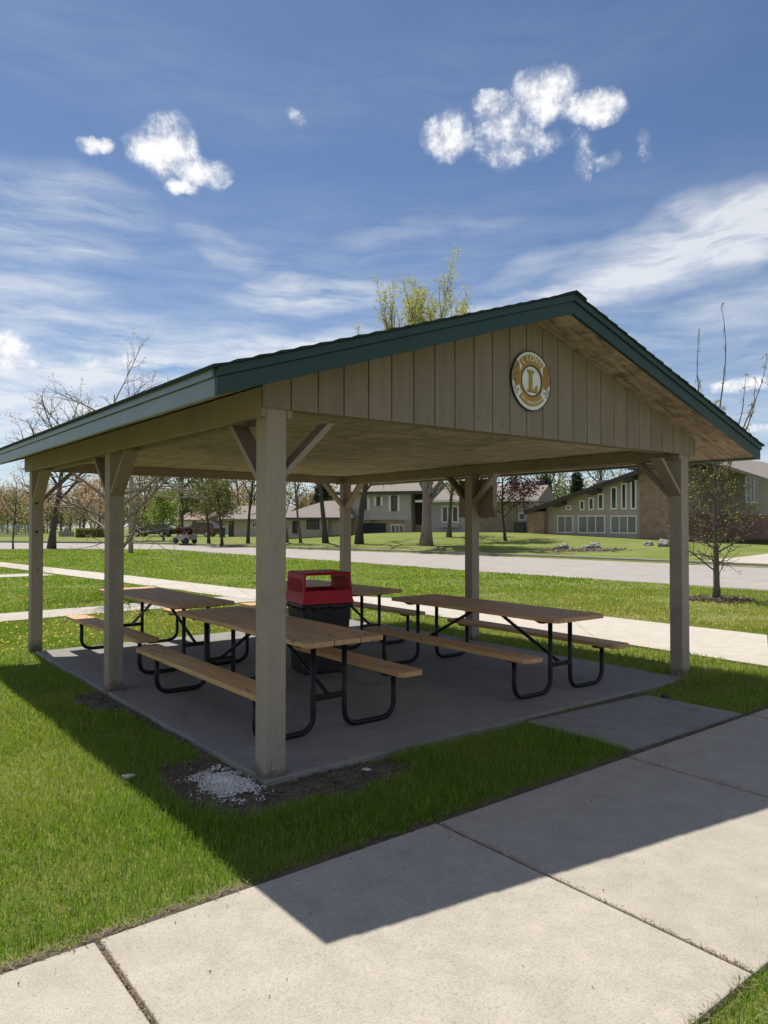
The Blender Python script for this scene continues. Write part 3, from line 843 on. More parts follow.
# ------------------------------------------------------------------ trash bin
tb = empty('trash_bin', (-.70, 7.82, .034), math.radians(27))
tag(tb, 'black trash bin with a red plastic hood standing between the tables', 'trash bin')
def frustum(mb, w0, d0, z0, w1, d1, z1):
    n = len(mb.v)
    for (w, d, z) in ((w0, d0, z0), (w1, d1, z1)):
        mb.v += [(-w, -d, z), (w, -d, z), (w, d, z), (-w, d, z)]
    mb.f += [(n,n+3,n+2,n+1),(n+4,n+5,n+6,n+7),(n,n+1,n+5,n+4),(n+1,n+2,n+6,n+5),(n+2,n+3,n+7,n+6),(n+3,n,n+4,n+7)]
    return mb
frustum(MB(), .235, .225, 0, .268, .258, .74).build('body', MT['black'], tb, bevel=.03, seg=4)
rib = MB()
for x in (-.16, -.05, .06, .17):
    rib.prism([(x-.012, -.2265, .05), (x+.012, -.2265, .05), (x+.012, -.257, .66), (x-.012, -.257, .66)], (0, -.006, 0))
bg = MB()
for i in range(48):
    a = 2*math.pi*i/48
    for k, z in enumerate((.73, .71, .685+.02*math.sin(i*2.3)+.012*math.sin(i*5.1))):
        c, s_ = math.cos(a), math.sin(a); q = max(abs(c), abs(s_))
        rr = (.274 + .006*math.sin(i*1.7+k) + (.004 if k == 1 else 0))/q
        bg.v.append((c*rr, s_*rr*.96, z))
for i in range(48):
    for k in range(2):
        a = i*3+k; b2 = ((i+1) % 48)*3+k
        bg.f.append((a, b2, b2+1, a+1))
o = bg.build('bin_bag', MT['bag'], tb, smooth=True); md = o.modifiers.new('t', 'SOLIDIFY'); md.thickness = .003
# hood: base ring, four sides with wide openings front and back, thick top
hood = MB()
z0, z1 = .735, 1.045
def hb(x0, y0, zz0, x1, y1, zz1): hood.box(x0, y0, zz0, x1, y1, zz1)
frustum(hood, .292, .282, z0, .280, .270, z0+.045)
def wall(side, a, b, c, d):
    pass
for sx in (-1, 1):   # side walls, leaning in
    hood.prism([(sx*.280, -.268, z0+.04), (sx*.280, .268, z0+.04), (sx*.262, .252, z1), (sx*.262, -.252, z1)], (-sx*.022, 0, 0))
    for k in range(9):
        y = -.19 + k*.0475
        hood.prism([(sx*.2795, y-.008, z0+.12), (sx*.2795, y+.008, z0+.12), (sx*.2640, y+.008, z1-.05), (sx*.2640, y-.008, z1-.05)], (sx*.006, 0, 0))
        hood.prism([(sx*.2565, y-.008, z0+.12), (sx*.2565, y+.008, z0+.12), (sx*.2415, y+.008, z1-.05), (sx*.2415, y-.008, z1-.05)], (-sx*.005, 0, 0))
for sy in (-1, 1):   # sill below and header above each opening
    hood.prism([(-.258, sy*.268, z0+.04), (.258, sy*.268, z0+.04), (.250, sy*.258, z0+.135), (-.250, sy*.258, z0+.135)], (0, -sy*.022, 0))
    hood.prism([(-.240, sy*.254, z1-.014), (.240, sy*.254, z1-.014), (.240, sy*.252, z1), (-.240, sy*.252, z1)], (0, -sy*.022, 0))
    hood.prism([(-.17, sy*.2665, z0+.058), (.17, sy*.2665, z0+.058), (.165, sy*.2605, z0+.115), (-.165, sy*.2605, z0+.115)], (0, sy*.006, 0))
hood.build('hood', MT['red'], tb, bevel=.006, fixn=True)
frustum(MB(), .266, .256, z1+.001, .254, .244, z1+.014).build('hood_top', MT['red'], tb, bevel=.012, seg=3)

# ------------------------------------------------------------------ board behind the right middle post
nb = empty('panel_box', (*uv2w(W+.004, VM+.10), 1.70), TH)
tag(nb, 'brown wooden panel box fixed to the outside of the right middle post', 'panel box')
MB().box(0, -.30, 0, .03, .30, .50).build('back_board', MT['paint'], nb, bevel=.003)
fr = MB(); fr.box(-.0, .301, -.01, .07, .325, .51); fr.box(0, -.325, -.01, .07, -.301, .51); fr.box(.031, -.30, -.01, .07, .30, .012); fr.box(.031, -.30, .488, .07, .30, .51)
fr.build('frame', MT['post'], nb, bevel=.002)

# small things on the ground
cl = MB().blob((*uv2w(3.93, -.33), .03), .028, 5, .6, 2, (1.5,1,.6)).build('dark_clod', MT['navy'], smooth=True)
tag(cl, 'small dark clod at the grass edge of the connecting path', 'clod')
for i, (u, v, r_, lab) in enumerate([(-.62, .62, .028, 'pale chip of stone in the shaded grass left of the corner post'), (.62, -.20, .022, 'small beige scrap on the bare soil in front of the slab')]):
    o = MB().blob((*uv2w(u, v), .012+r_*.4), r_, i+9, .7, 2, (1.4, .8, .45)).build('stone_chip', MT['gravel'], smooth=True); tag(o, lab, 'stone chip')
m = MB(); rg = random.Random(4)
for i in range(7000):
    a, q = rg.uniform(0, 6.28), abs(rg.gauss(0, .48))
    if q > 1.2: continue
    u, v = -.19 + .21*q*math.cos(a), .17 + .33*q*math.sin(a)
    if u > -.01 and v > -.01: continue
    if mnoise.noise(Vector((u*9, v*9, 6))) < -.25+.55*(q-.75): continue
    x, y = uv2w(u, v); sz = rg.uniform(.0016, .0052) if rg.random() < .93 else rg.uniform(.005, .008)
    ax = Vector((rg.gauss(0,1), rg.gauss(0,1), rg.gauss(0,.5))).normalized(); ay = ax.cross(Vector((rg.gauss(0,.4), rg.gauss(0,.4), 1))).normalized(); az = ax.cross(ay)
    m.obox((x, y, .004+rg.uniform(0, .03)*(max(0, 1-q))), ax*sz*rg.uniform(.8, 1.6), ay*sz*rg.uniform(.5, 1), az*sz*rg.uniform(.2, .5))
tag(m.build('white_gravel', MT['gravel']), 'heap of white stone chips spilled beside the corner post', 'gravel', kind='stuff')
# ------------------------------------------------------------------ grass
rn = np.random.default_rng(3)
def uv_np(x, y):
    a, b = x-X0, y-Y0
    return a*CT+b*ST, -a*ST+b*CT
def poly_np(u, v, poly):
    c = np.zeros(len(u), bool); j = len(poly)-1
    for i in range(len(poly)):
        (xi, yi), (xj, yj) = poly[i], poly[j]
        with np.errstate(divide='ignore', invalid='ignore'):
            hit = ((yi > v) != (yj > v)) & (u < (xj-xi)*(v-yi)/(yj-yi+1e-12)+xi)
        c ^= hit; j = i
    return c
def lawn_mask(u, v, pad=0.0):
    e = .028*np.sin(u*23)+.018*np.sin(u*57+1)+.012*np.sin(u*131)
    k = ~((v > -2.735+e*.5-pad) & (v < -1.045+e+pad))
    k &= ~((u > 2.33+.5*e-pad) & (u < 3.94+pad) & (v > -1.1) & (v < -.06))
    k &= ~((u > -.01) & (u < 4.80) & (v > -.03) & (v < 5.76))
    k &= ~poly_np(u, v, WALKPOLY)
    k &= ~poly_np(u, v, P3N + P3F[::-1])
    k &= ~((v > 19.9) & (v < 22) & (u < 3.6))
    k &= u < 15.6
    for (pu, pv) in posts: k &= ~((u > pu-.02) & (u < pu+PW+.02) & (v > pv-.02) & (v < pv+PW+.02))
    return k
bl = []   # x, y, height, width
for (ya, yb, dens, hh, ww) in ((1.9, 3.6, 12000, .058, .0034), (3.6, 5.5, 9500, .060, .0042), (5.5, 8, 5200, .060, .006), (8, 12, 2200, .058, .0095), (12, 18, 800, .058, .016), (18, 30, 300, .058, .027), (30, 46, 110, .06, .05)):
    xa, xb = -.58*yb-.4, .58*yb+.6
    n = int((xb-xa)*(yb-ya)*dens)
    x = rn.uniform(xa, xb, n); y = rn.uniform(ya, yb, n)
    k = np.abs(x) < .56*y+.35
    x, y = x[k], y[k]; u, v = uv_np(x, y)
    k = lawn_mask(u, v); x, y, u, v = x[k], y[k], u[k], v[k]
    # thinning over bare soil
    near = (u > -.75) & (u < 2.7) & (v > -.75) & (v < 4.2)
    keep = np.ones(len(u), bool)
    idx = np.where(near)[0]
    w = np.array([soil_w(u[i], v[i]) for i in idx])
    keep[idx] = rn.random(len(idx)) > np.clip(w*1.9-.25, 0, .985)
    x, y, u, v = x[keep], y[keep], u[keep], v[keep]
    cl_ = .5+.5*np.sin(u*2.1+np.sin(v*1.7)*1.5)*np.sin(v*2.4+1.3*np.sin(u*1.1))
    h = hh*rn.uniform(.45, 1.35, len(x))*(.65+.65*cl_)
    # taller, unmown strip in the shade before the slab
    tall = (v > -1.0) & (v < 0) & (u > .4) & (u < 2.5)
    h[tall] *= 1.35
    edge = (v < -.98) & (v > -1.1)
    h[edge] *= .7
    pu = ((u-4.9)**2+(v-.05)**2) < .12
    h[pu] *= 2.0
    bl.append((x, y, h, ww*rn.uniform(.6, 1.2, len(x))))
x, y, h, w = (np.concatenate([b[i] for b in bl]) for i in range(4))
n = len(x)
a = rn.uniform(0, 2*np.pi, n); lean = rn.normal(0, .62, n)*h; la = rn.uniform(0, 2*np.pi, n)
sx, sy = np.cos(a)*w/2, np.sin(a)*w/2; lx, ly = np.cos(la)*lean, np.sin(la)*lean
V = np.zeros((n, 5, 3)); z0 = -.02
V[:,0] = np.stack([x-sx, y-sy, np.full(n, z0)], 1); V[:,1] = np.stack([x+sx, y+sy, np.full(n, z0)], 1)
V[:,2] = np.stack([x-sx*.8+lx*.35, y-sy*.8+ly*.35, z0+h*.55], 1); V[:,3] = np.stack([x+sx*.8+lx*.35, y+sy*.8+ly*.35, z0+h*.55], 1)
V[:,4] = np.stack([x+lx, y+ly, z0+h*(1-.25*np.minimum(1, np.abs(lean)/h))], 1)
b0 = np.arange(n)*5
fl = np.stack([b0, b0+1, b0+3, b0+2, b0+2, b0+3, b0+4], 1).ravel()
sz = np.tile([4, 3], n)
rnd = np.repeat(rn.random(n), 5); tip = np.tile([0, 0, .6, .6, 1.0], n)
gr = np_mesh('lawn_grass', V.reshape(-1, 3), fl, sz, MT['grass'], {'rnd': rnd, 'tip': tip})
tag(gr, 'short green lawn grass growing around the slab and the paths', 'grass', kind='stuff')

# dry thatch along the paving edges and in the joints
P = []
def thatch(n, fu, fv, s=.03):
    for i in range(n): P.append((fu(), fv(), s))
R_ = random.Random(11)
for i in range(3600):
    u = R_.uniform(-3.2, 5.2)
    if 2.3 < u < 3.95: v = -1.045 + R_.gauss(0, .014)
    else: v = -1.05 + R_.gauss(.01, .022)
    P.append((u, v))
for i in range(500): P.append((R_.uniform(-.4, 3), -2.75+R_.gauss(0, .02)))
for j in js:
    if -2 < j < 5:
        for i in range(260): P.append((j+R_.gauss(0, .004), R_.uniform(-2.7, -1.1)))
for i in range(500): P.append((R_.uniform(2.4, 4.0), -.11+(R_.uniform(2.4,4)-3.2)*-.03+R_.gauss(0, .012)))
for i in range(420): u = R_.uniform(-.7, 1.4); v = R_.uniform(-.6, 1.4); P.append((u, v)) if not (u > 0 and v > 0) else None
m = MB()
for (u, v) in P:
    x, y = uv2w(u, v); q = R_.uniform(0, 6.28); l = R_.uniform(.006, .030); w_ = R_.uniform(.0008, .002)
    z = .012+R_.uniform(-.006, .012); dx, dy = math.cos(q)*l/2, math.sin(q)*l/2; px, py = -math.sin(q)*w_, math.cos(q)*w_
    k = len(m.v); dz = R_.uniform(-.008, .010)
    m.v += [(x-dx-px, y-dy-py, z), (x-dx+px, y-dy+py, z), (x+dx+px, y+dy+py, z+dz), (x+dx-px, y+dy-py, z+dz)]; m.f.append((k, k+1, k+2, k+3))
tag(m.build('dry_thatch', MT['dry']), 'dry grass clippings along the edges and joints of the paving', 'thatch', kind='stuff')
# loose crumbs of earth and dead stems on the bare patches
m = MB()
for i in range(9000):
    u, v = R_.uniform(-.8, 1.3), R_.uniform(-.6, 3.6)
    if (u > -.01 and v > -.01) or soil_w(u, v) < .35: continue
    x, y = uv2w(u, v); s = R_.uniform(.002, .008)*(1 if R_.random() < .9 else 1.8); q = R_.uniform(0, 6.28)
    m.obox((x, y, .002+s*.3), (math.cos(q)*s*R_.uniform(.7, 2), math.sin(q)*s, s*.2), (-math.sin(q)*s*.6, math.cos(q)*s*.7, s*.2), (s*.1, 0, s*.5))
tag(m.build('loose_soil', MT['mulch']), 'loose earth crumbs on the bare patches beside the slab', 'soil', kind='stuff')
# crumbs blown over the near sidewalk
m = MB()
for i in range(70):
    u, v = R_.uniform(-2, 4), R_.uniform(-2.7, -1.1)
    if R_.random() < .5: v = -1.12-abs(R_.gauss(0, .12))
    x, y = uv2w(u, v); s = R_.uniform(.0015, .0036); q = R_.uniform(0, 6.28)
    m.obox((x, y, .016+s*.4), (math.cos(q)*s, math.sin(q)*s, .001), (-math.sin(q)*s*.6, math.cos(q)*s*.6, .001), (0, 0, s*.4))
tag(m.build('sidewalk_debris', MT['mulch']), 'dark crumbs and bits scattered over the near sidewalk', 'debris', kind='stuff')
# dandelions
m = MB(); R_ = random.Random(5); c = 0
while c < 1500:
    Yd = 9 + 22*R_.random()**1.2; Xd = R_.uniform(-.56, .50)*Yd
    u, v = w2uv(Xd, Yd)
    if not lawn_mask(np.array([u]), np.array([v]), .05)[0] or v < 5.9 and u < 6: continue
    dn = .5+.5*mnoise.noise(Vector((u*.35, v*.35, 2)))
    if v < 9 and u < 5: dn = .9
    if u > 6: dn *= .35 if v < 8 else .8
    if R_.random() > dn: continue
    z = .035+R_.uniform(0, .035); r_ = R_.uniform(.010, .020); k = len(m.v)
    tx, ty = R_.uniform(-.4, .4), R_.uniform(-.4, .4)
    for j in range(7):
        q = 2*math.pi*j/7; m.v.append((Xd+r_*math.cos(q), Yd+r_*math.sin(q), z+r_*(tx*math.cos(q)+ty*math.sin(q))))
    m.v.append((Xd, Yd, z+r_*.55))
    for j in range(7): m.f.append((k+j, k+(j+1) % 7, k+7))
    c += 1
tag(m.build('dandelion_flowers', MT['dandelion']), 'yellow dandelion flowers dotted over the lawn behind the shelter', 'dandelions', kind='stuff')

# ------------------------------------------------------------------ trees
def rot_dir(d, ang, az):
    d = d.normalized(); s = d.cross(Vector((0,0,1)))
    if s.length < 1e-3: s = Vector((1,0,0))
    s.normalize(); t = s.cross(d)
    return (d*math.cos(ang) + (s*math.cos(az) + t*math.sin(az))*math.sin(ang)).normalized()
def grow(rg, mb, tips, p, d, Ln, r, lev, C):
    nseg = C['seg'][lev]; pts, rad = [p.copy()], [r]; dd = d.copy()
    for i in range(nseg):
        dd = (dd + Vector((rg.gauss(0,1), rg.gauss(0,1), rg.gauss(0,1)))*C['wob'][lev] + Vector((0,0,C['trop'][lev]))).normalized()
        pts.append(pts[-1] + dd*(Ln/nseg)); rad.append(r*(1-(1-C['taper'][lev])*(i+1)/nseg))
    mb.tube(pts, rad, C['sides'][lev], cap=(lev == 0))
    if lev >= C['lev']:
        tips.extend((q, dd) for q in pts[1:]); return
    if lev >= C['lev']-1: tips.append((pts[-1], dd))
    n = C['n'][lev]; az = rg.uniform(0, 6.28)
    for k in range(n):
        t = C['start'][lev] + (.99-C['start'][lev])*(k+rg.random()*.8)/n
        x = t*nseg; i = min(nseg-1, int(x)); f = x-i
        q = pts[i].lerp(pts[i+1], f); bd = (pts[i+1]-pts[i]).normalized(); rr = rad[i]+(rad[i+1]-rad[i])*f
        az += 2.4+rg.uniform(-.5, .5)
        ang = math.radians(rg.gauss(C['ang'][lev], C['angv'][lev]))
        cl = Ln*C['ratio'][lev]*(1-C['fall'][lev]*(t-C['start'][lev])/(1-C['start'][lev]))*rg.uniform(.7, 1.15)
        grow(rg, mb, tips, q, rot_dir(bd, ang, az), cl, min(rr*.8, r*C['rr'][lev]), lev+1, C)
BARE = dict(lev=3, seg=[7,6,5,3], wob=[.05,.10,.13,.15], trop=[.02,.03,.02,.02], taper=[.25,.2,.25,.4], sides=[9,6,4,3],
            n=[9,7,6,0], start=[.28,.25,.2,0], ang=[52,45,42,0], angv=[10,10,12,0], ratio=[.62,.5,.42,0], fall=[.55,.4,.3,0], rr=[.45,.5,.5,0])
def conf(**k): c = {a: (list(b) if isinstance(b, list) else b) for a, b in BARE.items()}; c.update(k); return c
def leaves(rg, tips, size, n, spread, flat=.0, zmin=-1e9):
    V, Fc = [], []
    for (p, d) in tips:
        for i in range(n if isinstance(n, int) else (1 if rg.random() < n else 0)):
            c = p + Vector((rg.gauss(0,spread), rg.gauss(0,spread), rg.gauss(0,spread)))
            s = size*rg.uniform(.6, 1.3)
            a = Vector((rg.gauss(0,1), rg.gauss(0,1), rg.gauss(0,1))).normalized(); b = a.cross(Vector((rg.gauss(0,1), rg.gauss(0,1), rg.gauss(0,1)))).normalized()
            k = len(V)
            V += [tuple(c-a*s*.5), tuple(c+b*s*.32), tuple(c+a*s*.5), tuple(c-b*s*.32)]; Fc.append((k, k+1, k+2, k+3))
    return V, Fc
def tree(name, label, cat, x, y, height, trunk_r, C, bark, leafm=None, leaf=(.1, 1, .1), seed=1, group=None, scale_len=None, z=None, lean=(0,0), crown='crown'):
    rg = random.Random(seed); mb, tips = MB(), []
    grow(rg, mb, tips, Vector((0,0,-.15)), Vector((lean[0], lean[1], 1)).normalized(), (scale_len or height)+.15, trunk_r, 0, C)
    # root flare
    k = C['sides'][0]
    for j in range(k):
        q = mb.v[j]; mb.v[j] = (q[0]*1.45, q[1]*1.45, q[2])
    t = empty(name, (x, y, Hw(x, y) if z is None else z)); tag(t, label, cat, group)
    mb.build('trunk', MT[bark], t, smooth=True)
    if leafm:
        V, Fc = leaves(rg, tips, *leaf); c = MB(); c.v, c.f = V, Fc
        c.build(crown, MT[leafm], t)
    return t, tips
def hit(px, py, ymax=140):
    """where the ray through this pixel of the photograph meets the ground"""
    k = (px-384)/F; Yq = 6.0
    while Yq < ymax:
        zr = EYE + (523.9-py)/F*Yq
        if zr <= Hw(k*Yq, Yq): return k*Yq, Yq
        Yq += .1
    return k*ymax, ymax
def at(px, Yq): return (px-384)/F*Yq, Yq

# sapling by the right-hand post: straight leader, stiff side limbs, first buds
SAP = conf(lev=2, seg=[10,6,4,3], n=[54,11,0,0], start=[.16,.2,0,0], ang=[68,45,40,0], angv=[12,12,10,0], ratio=[.31,.36,.3,0], fall=[.84,.3,.3,0],
           wob=[.018,.10,.14,.1], trop=[.02,.05,.05,0], rr=[.26,.5,.5,0], taper=[.12,.3,.4,.4], sides=[10,5,4,3])
x, y = hit(716, 600)
sap, stips = tree('young_tree', 'young budding tree with stiff bare limbs in a mulch ring right of the shelter', 'tree', x, y, 4.2, .072, SAP, 'bark', 'bud', (.045, .5, .03), seed=21)
# two steep shoots beside the leader
m = MB(); rg = random.Random(3); tp = []
for (px, ytop, y0, bx) in ((697, 330, 460, 712), (719, 306, 420, 716), (764, 376, 440, 738), (690, 420, 470, 708), (746, 375, 440, 722), (703, 380, 470, 714), (756, 402, 450, 730), (775, 350, 430, 742)):
    a = Vector(((bx-px*0-716)/F*y, 0, EYE+(523.9-y0)/F*y)); b = Vector(((px-716)/F*y, rg.uniform(-.3, .3), EYE+(523.9-ytop)/F*y))
    a.z = max(1.6, a.z-.5); a.x *= .6
    pts = [a.lerp(b, t) + Vector((math.sin(t*7+px)*.03 + .12*math.sin(t*3.14)*(1 if px > 716 else -1), 0, 0)) for t in [i/7 for i in range(8)]]
    m.tube(pts, [.02*(1-.8*i/7) for i in range(8)], 5)
    for q in range(2, 8):
        for s in range(3):
            d = Vector((rg.gauss(0,1), rg.gauss(0,1), .7)).normalized(); e = pts[q].lerp(pts[q-1], rg.random())+d*rg.uniform(.04, .10+.16*rg.random()*(px > 725)); tp.append((e.lerp(pts[q], .4), d)); m.tube([pts[q], e], [.006, .003], 3); tp.append((e, d)); tp.append((pts[q], d))
m.build('upper_shoot', MT['bark'], sap, smooth=True)
V, Fc = leaves(rg, tp, .035, 1, .012); c = MB(); c.v, c.f = V, Fc; c.build('shoot_bud', MT['bud'], sap)
mu = MB()
for i in range(900):
    a, q = rg.uniform(0, 6.28), rg.random()**.6*.62; sz = rg.uniform(.012, .035)
    ax = Vector((rg.gauss(0,1), rg.gauss(0,1), rg.gauss(0,.35))).normalized(); ay = ax.cross(Vector((0,0,1))).normalized()
    mu.obox((x+q*math.cos(a)*1.2, y+q*math.sin(a), .012+rg.uniform(0, .05)*(1-q)), ax*sz, ay*sz*.5, ax.cross(ay)*sz*.25)
tag(mu.build('mulch', MT['mulch']), 'ring of wood mulch around the young tree', 'mulch', kind='stuff')

# bare spreading tree behind the left side of the shelter
SPREAD = conf(n=[16,8,6,0], start=[.20,.25,.2,0], ang=[60,42,40,0], ratio=[.62,.48,.42,0], fall=[.52,.4,.3,0], trop=[.05,.0,.01,0], wob=[.03,.10,.13,.15], rr=[.42,.5,.5,0], taper=[.15,.2,.25,.4])
tx, ty = at(116, 16.3)
tree('bare_tree', 'bare spreading tree with pale limbs right behind the left middle post', 'tree', tx, ty, 4.6, .10, SPREAD, 'twig', 'leafpale', (.04, .5, .02), seed=44)
DENSE = conf(n=[10,8,6,0], start=[.2,.2,.15,0])
x, y = hit(51.6, 549.5)
tree('bare_tree', 'dark bare tree with a forked trunk on the lawn beyond the far left post', 'tree', x, y, 8.5, .24, conf(n=[9,8,6,0], start=[.3,.2,.2,0], ang=[40,42,40,0], ratio=[.75,.5,.42,0]), 'barkdark', 'leafpale', (.10, 1, .12), seed=8)
x, y = hit(13.5, 550)
tree('young_tree', 'thin sapling with a pinkish crown at the left edge of the lawn', 'tree', x, y, 4.6, .06, conf(lev=2, n=[16,7,0,0], seg=[6,5,3,3], ang=[42,40,0,0], ratio=[.42,.4,.4,0], start=[.35,.2,0,0]), 'barkdark', 'leafpink', (.09, 1, .12), seed=9)

# big upright tree whose top shows over the roof
POP = conf(lev=3, n=[30,9,5,0], start=[.20,.2,.15,0], ang=[30,22,28,0], angv=[8,7,8,0], ratio=[.90,.40,.36,0], fall=[.45,.3,.3,0], trop=[.10,.16,.18,.1], wob=[.03,.05,.07,.1], rr=[.36,.45,.5,0], seg=[9,7,5,3], sides=[10,6,4,3], taper=[.15,.2,.3,.4])
x, y = hit(426, 545.5)
pop, _ = tree('poplar_tree', 'tall upright poplar with yellow-green spring leaves rising above the shelter roof', 'tree', x, y, 11.7, .36, POP, 'twig', 'leafy', (.12, 8, .15), seed=1)
for (px, py, h_, r_, lab, C, bk, lf, ls, sd) in [
    (449, 537, 6.6, .17, 'small tree with yellow-green leaves in front of the pale bay window', conf(n=[9,7,6,0], start=[.3,.2,.2,0], ang=[45,42,40,0]), 'bark', 'leafy', (.16, 1, .2), 31),
    (359, 544, 10.5, .26, 'dark bare tree in front of the charcoal garage door', conf(n=[9,7,6,0], start=[.35,.25,.2,0], ang=[58,42,40,0], ratio=[.62,.5,.42,0]), 'barkdark', None, None, 32),
    (325.6, 543, 9.5, .20, 'bare dark trunk at the left end of the two-storey house', conf(n=[8,7,5,0], start=[.5,.25,.2,0], ang=[48,42,40,0]), 'barkdark', 'leafpale', (.12, .5, .1), 33),
    (300.7, 543, 7.5, .10, 'slim bare tree in front of the low grey house', conf(lev=3, n=[10,6,4,0], ang=[34,35,36,0], start=[.3,.2,.2,0], ratio=[.5,.45,.4,0]), 'bark', 'leafpale', (.12, 1, .12), 34),
    (287.5, 542.5, 7.8, .10, 'slim tree with pale catkins just right of the front corner post', conf(lev=3, n=[12,7,4,0], ang=[36,35,36,0], start=[.25,.2,.2,0], ratio=[.48,.45,.4,0]), 'bark', 'leafpale', (.14, 1, .15), 35),
    (505.4, 541, 5.7, .10, 'small tree with dark maroon leaves right of the panel box', conf(n=[11,7,5,0], start=[.26,.2,.2,0], ang=[50,42,40,0], ratio=[.50,.48,.42,0]), 'barkdark', 'leafred', (.15, 5, .20), 36),
    (222, 545, 4.9, .11, 'small round tree with dense olive leaves by the roadside', conf(n=[12,8,6,0], start=[.30,.2,.2,0], ang=[58,45,40,0], ratio=[.44,.46,.42,0], fall=[.35,.3,.3,0]), 'barkdark', 'leafd', (.17, 2, .2), 37),
    (209, 543.5, 6.5, .12, 'thin bare tree left of the small round olive tree', conf(n=[8,6,5,0], start=[.3,.25,.2,0], ang=[36,38,40,0]), 'barkdark', 'leafpale', (.12, .5, .15), 38),
    (248, 543.5, 7.4, .13, 'bare tree with steep limbs in front of the beige house', conf(n=[9,7,5,0], start=[.3,.25,.2,0], ang=[30,34,38,0], ratio=[.66,.5,.42,0]), 'barkdark', None, None, 39),
    (164, 541, 4.2, .10, 'low tree with bright yellow-green leaves beside the black car', conf(n=[11,8,5,0], start=[.22,.2,.2,0], ang=[56,45,40,0], ratio=[.5,.48,.42,0]), 'bark', 'leafbright', (.20, 2, .25), 40),
]:
    x, y = hit(px, py)
    tree('street_tree', lab, 'tree', x, y, h_, r_, C, bk, lf, ls or (.1, 1, .1), seed=sd)
for (px, Yq, h_, r_, lab, C, bk, lf, ls, sd) in [
    (181, 84, 10.5, .35, 'large willow-green tree standing behind the parked cart', conf(n=[12,9,6,0], start=[.18,.2,.2,0], ang=[55,45,42,0], ratio=[.5,.48,.42,0]), 'bark', 'leafg', (.34, 2, .45), 41),
    (84, 88, 6.2, .16, 'pink blossom tree above the clipped hedge, nearer the left post', conf(n=[10,7,5,0], start=[.25,.2,.2,0], ang=[55,45,40,0]), 'barkdark', 'leafpink', (.22, 2, .3), 42),
    (98, 92, 6.8, .16, 'pink blossom tree above the clipped hedge, nearer the middle post', conf(n=[10,7,5,0], start=[.25,.2,.2,0], ang=[55,45,40,0]), 'barkdark', 'leafpink', (.22, 2, .3), 43),
    (146, 92, 8.0, .2, 'hazy grey-green tree behind the black car', conf(n=[10,7,5,0], start=[.25,.2,.2,0], ang=[50,45,40,0]), 'barkdark', 'leafpale', (.26, 2, .35), 44),
    (270, 95, 9.5, .2, 'pale budding tree beyond the beige house', conf(n=[10,7,5,0], start=[.3,.2,.2,0], ang=[40,40,40,0]), 'bark', 'leafpale', (.24, 1, .3), 45),
    (240, 100, 10.5, .2, 'bare pale tree rising behind the round olive tree', conf(n=[10,7,5,0], start=[.3,.2,.2,0], ang=[38,40,40,0]), 'twig', 'leafpale', (.2, 1, .3), 46),
]:
    x, y = at(px, Yq)
    tree('far_tree', lab, 'tree', x, y, h_, r_, C, bk, lf, ls, seed=sd)
CON = conf(lev=2, n=[46,8,0,0], start=[.12,.2,0,0], ang=[82,45,0,0], angv=[6,8,0,0], ratio=[.26,.3,0,0], fall=[.93,.3,0,0], trop=[.02,-.02,0,0], wob=[.01,.04,.08,0], rr=[.2,.5,.5,0], seg=[8,5,3,3], taper=[.1,.3,.4,.4])
for (px, Yq, h_, lab, sd) in [(322, 78, 7.6, 'dark conifer behind the low grey house roof', 51), (545, 68, 4.9, 'dark green conifer left of the brick chimney', 52), (578, 76, 5.9, 'conifer tip showing over the right of the brick chimney', 53)]:
    x, y = at(px, Yq); tree('conifer_tree', lab, 'tree', x, y, h_, .14, CON, 'barkdark', 'conifer', (.26, 5, .22), seed=sd)
for (px, Yq, h_, lab, sd, lf) in [(606, 82, 10.2, 'tree with fresh green leaves above the slanted roof, left one', 61, 'leafbright'), (634, 84, 10.8, 'tree with fresh green leaves above the slanted roof, right one', 62, 'leafg'), (553, 80, 8.4, 'grey-green tree standing behind the maroon tree', 63, 'leafd')]:
    x, y = at(px, Yq); tree('far_tree', lab, 'tree', x, y, h_, .2, conf(n=[10,8,5,0], start=[.3,.2,.2,0], ang=[42,42,40,0]), 'bark', lf, (.26, 1, .3), seed=sd)

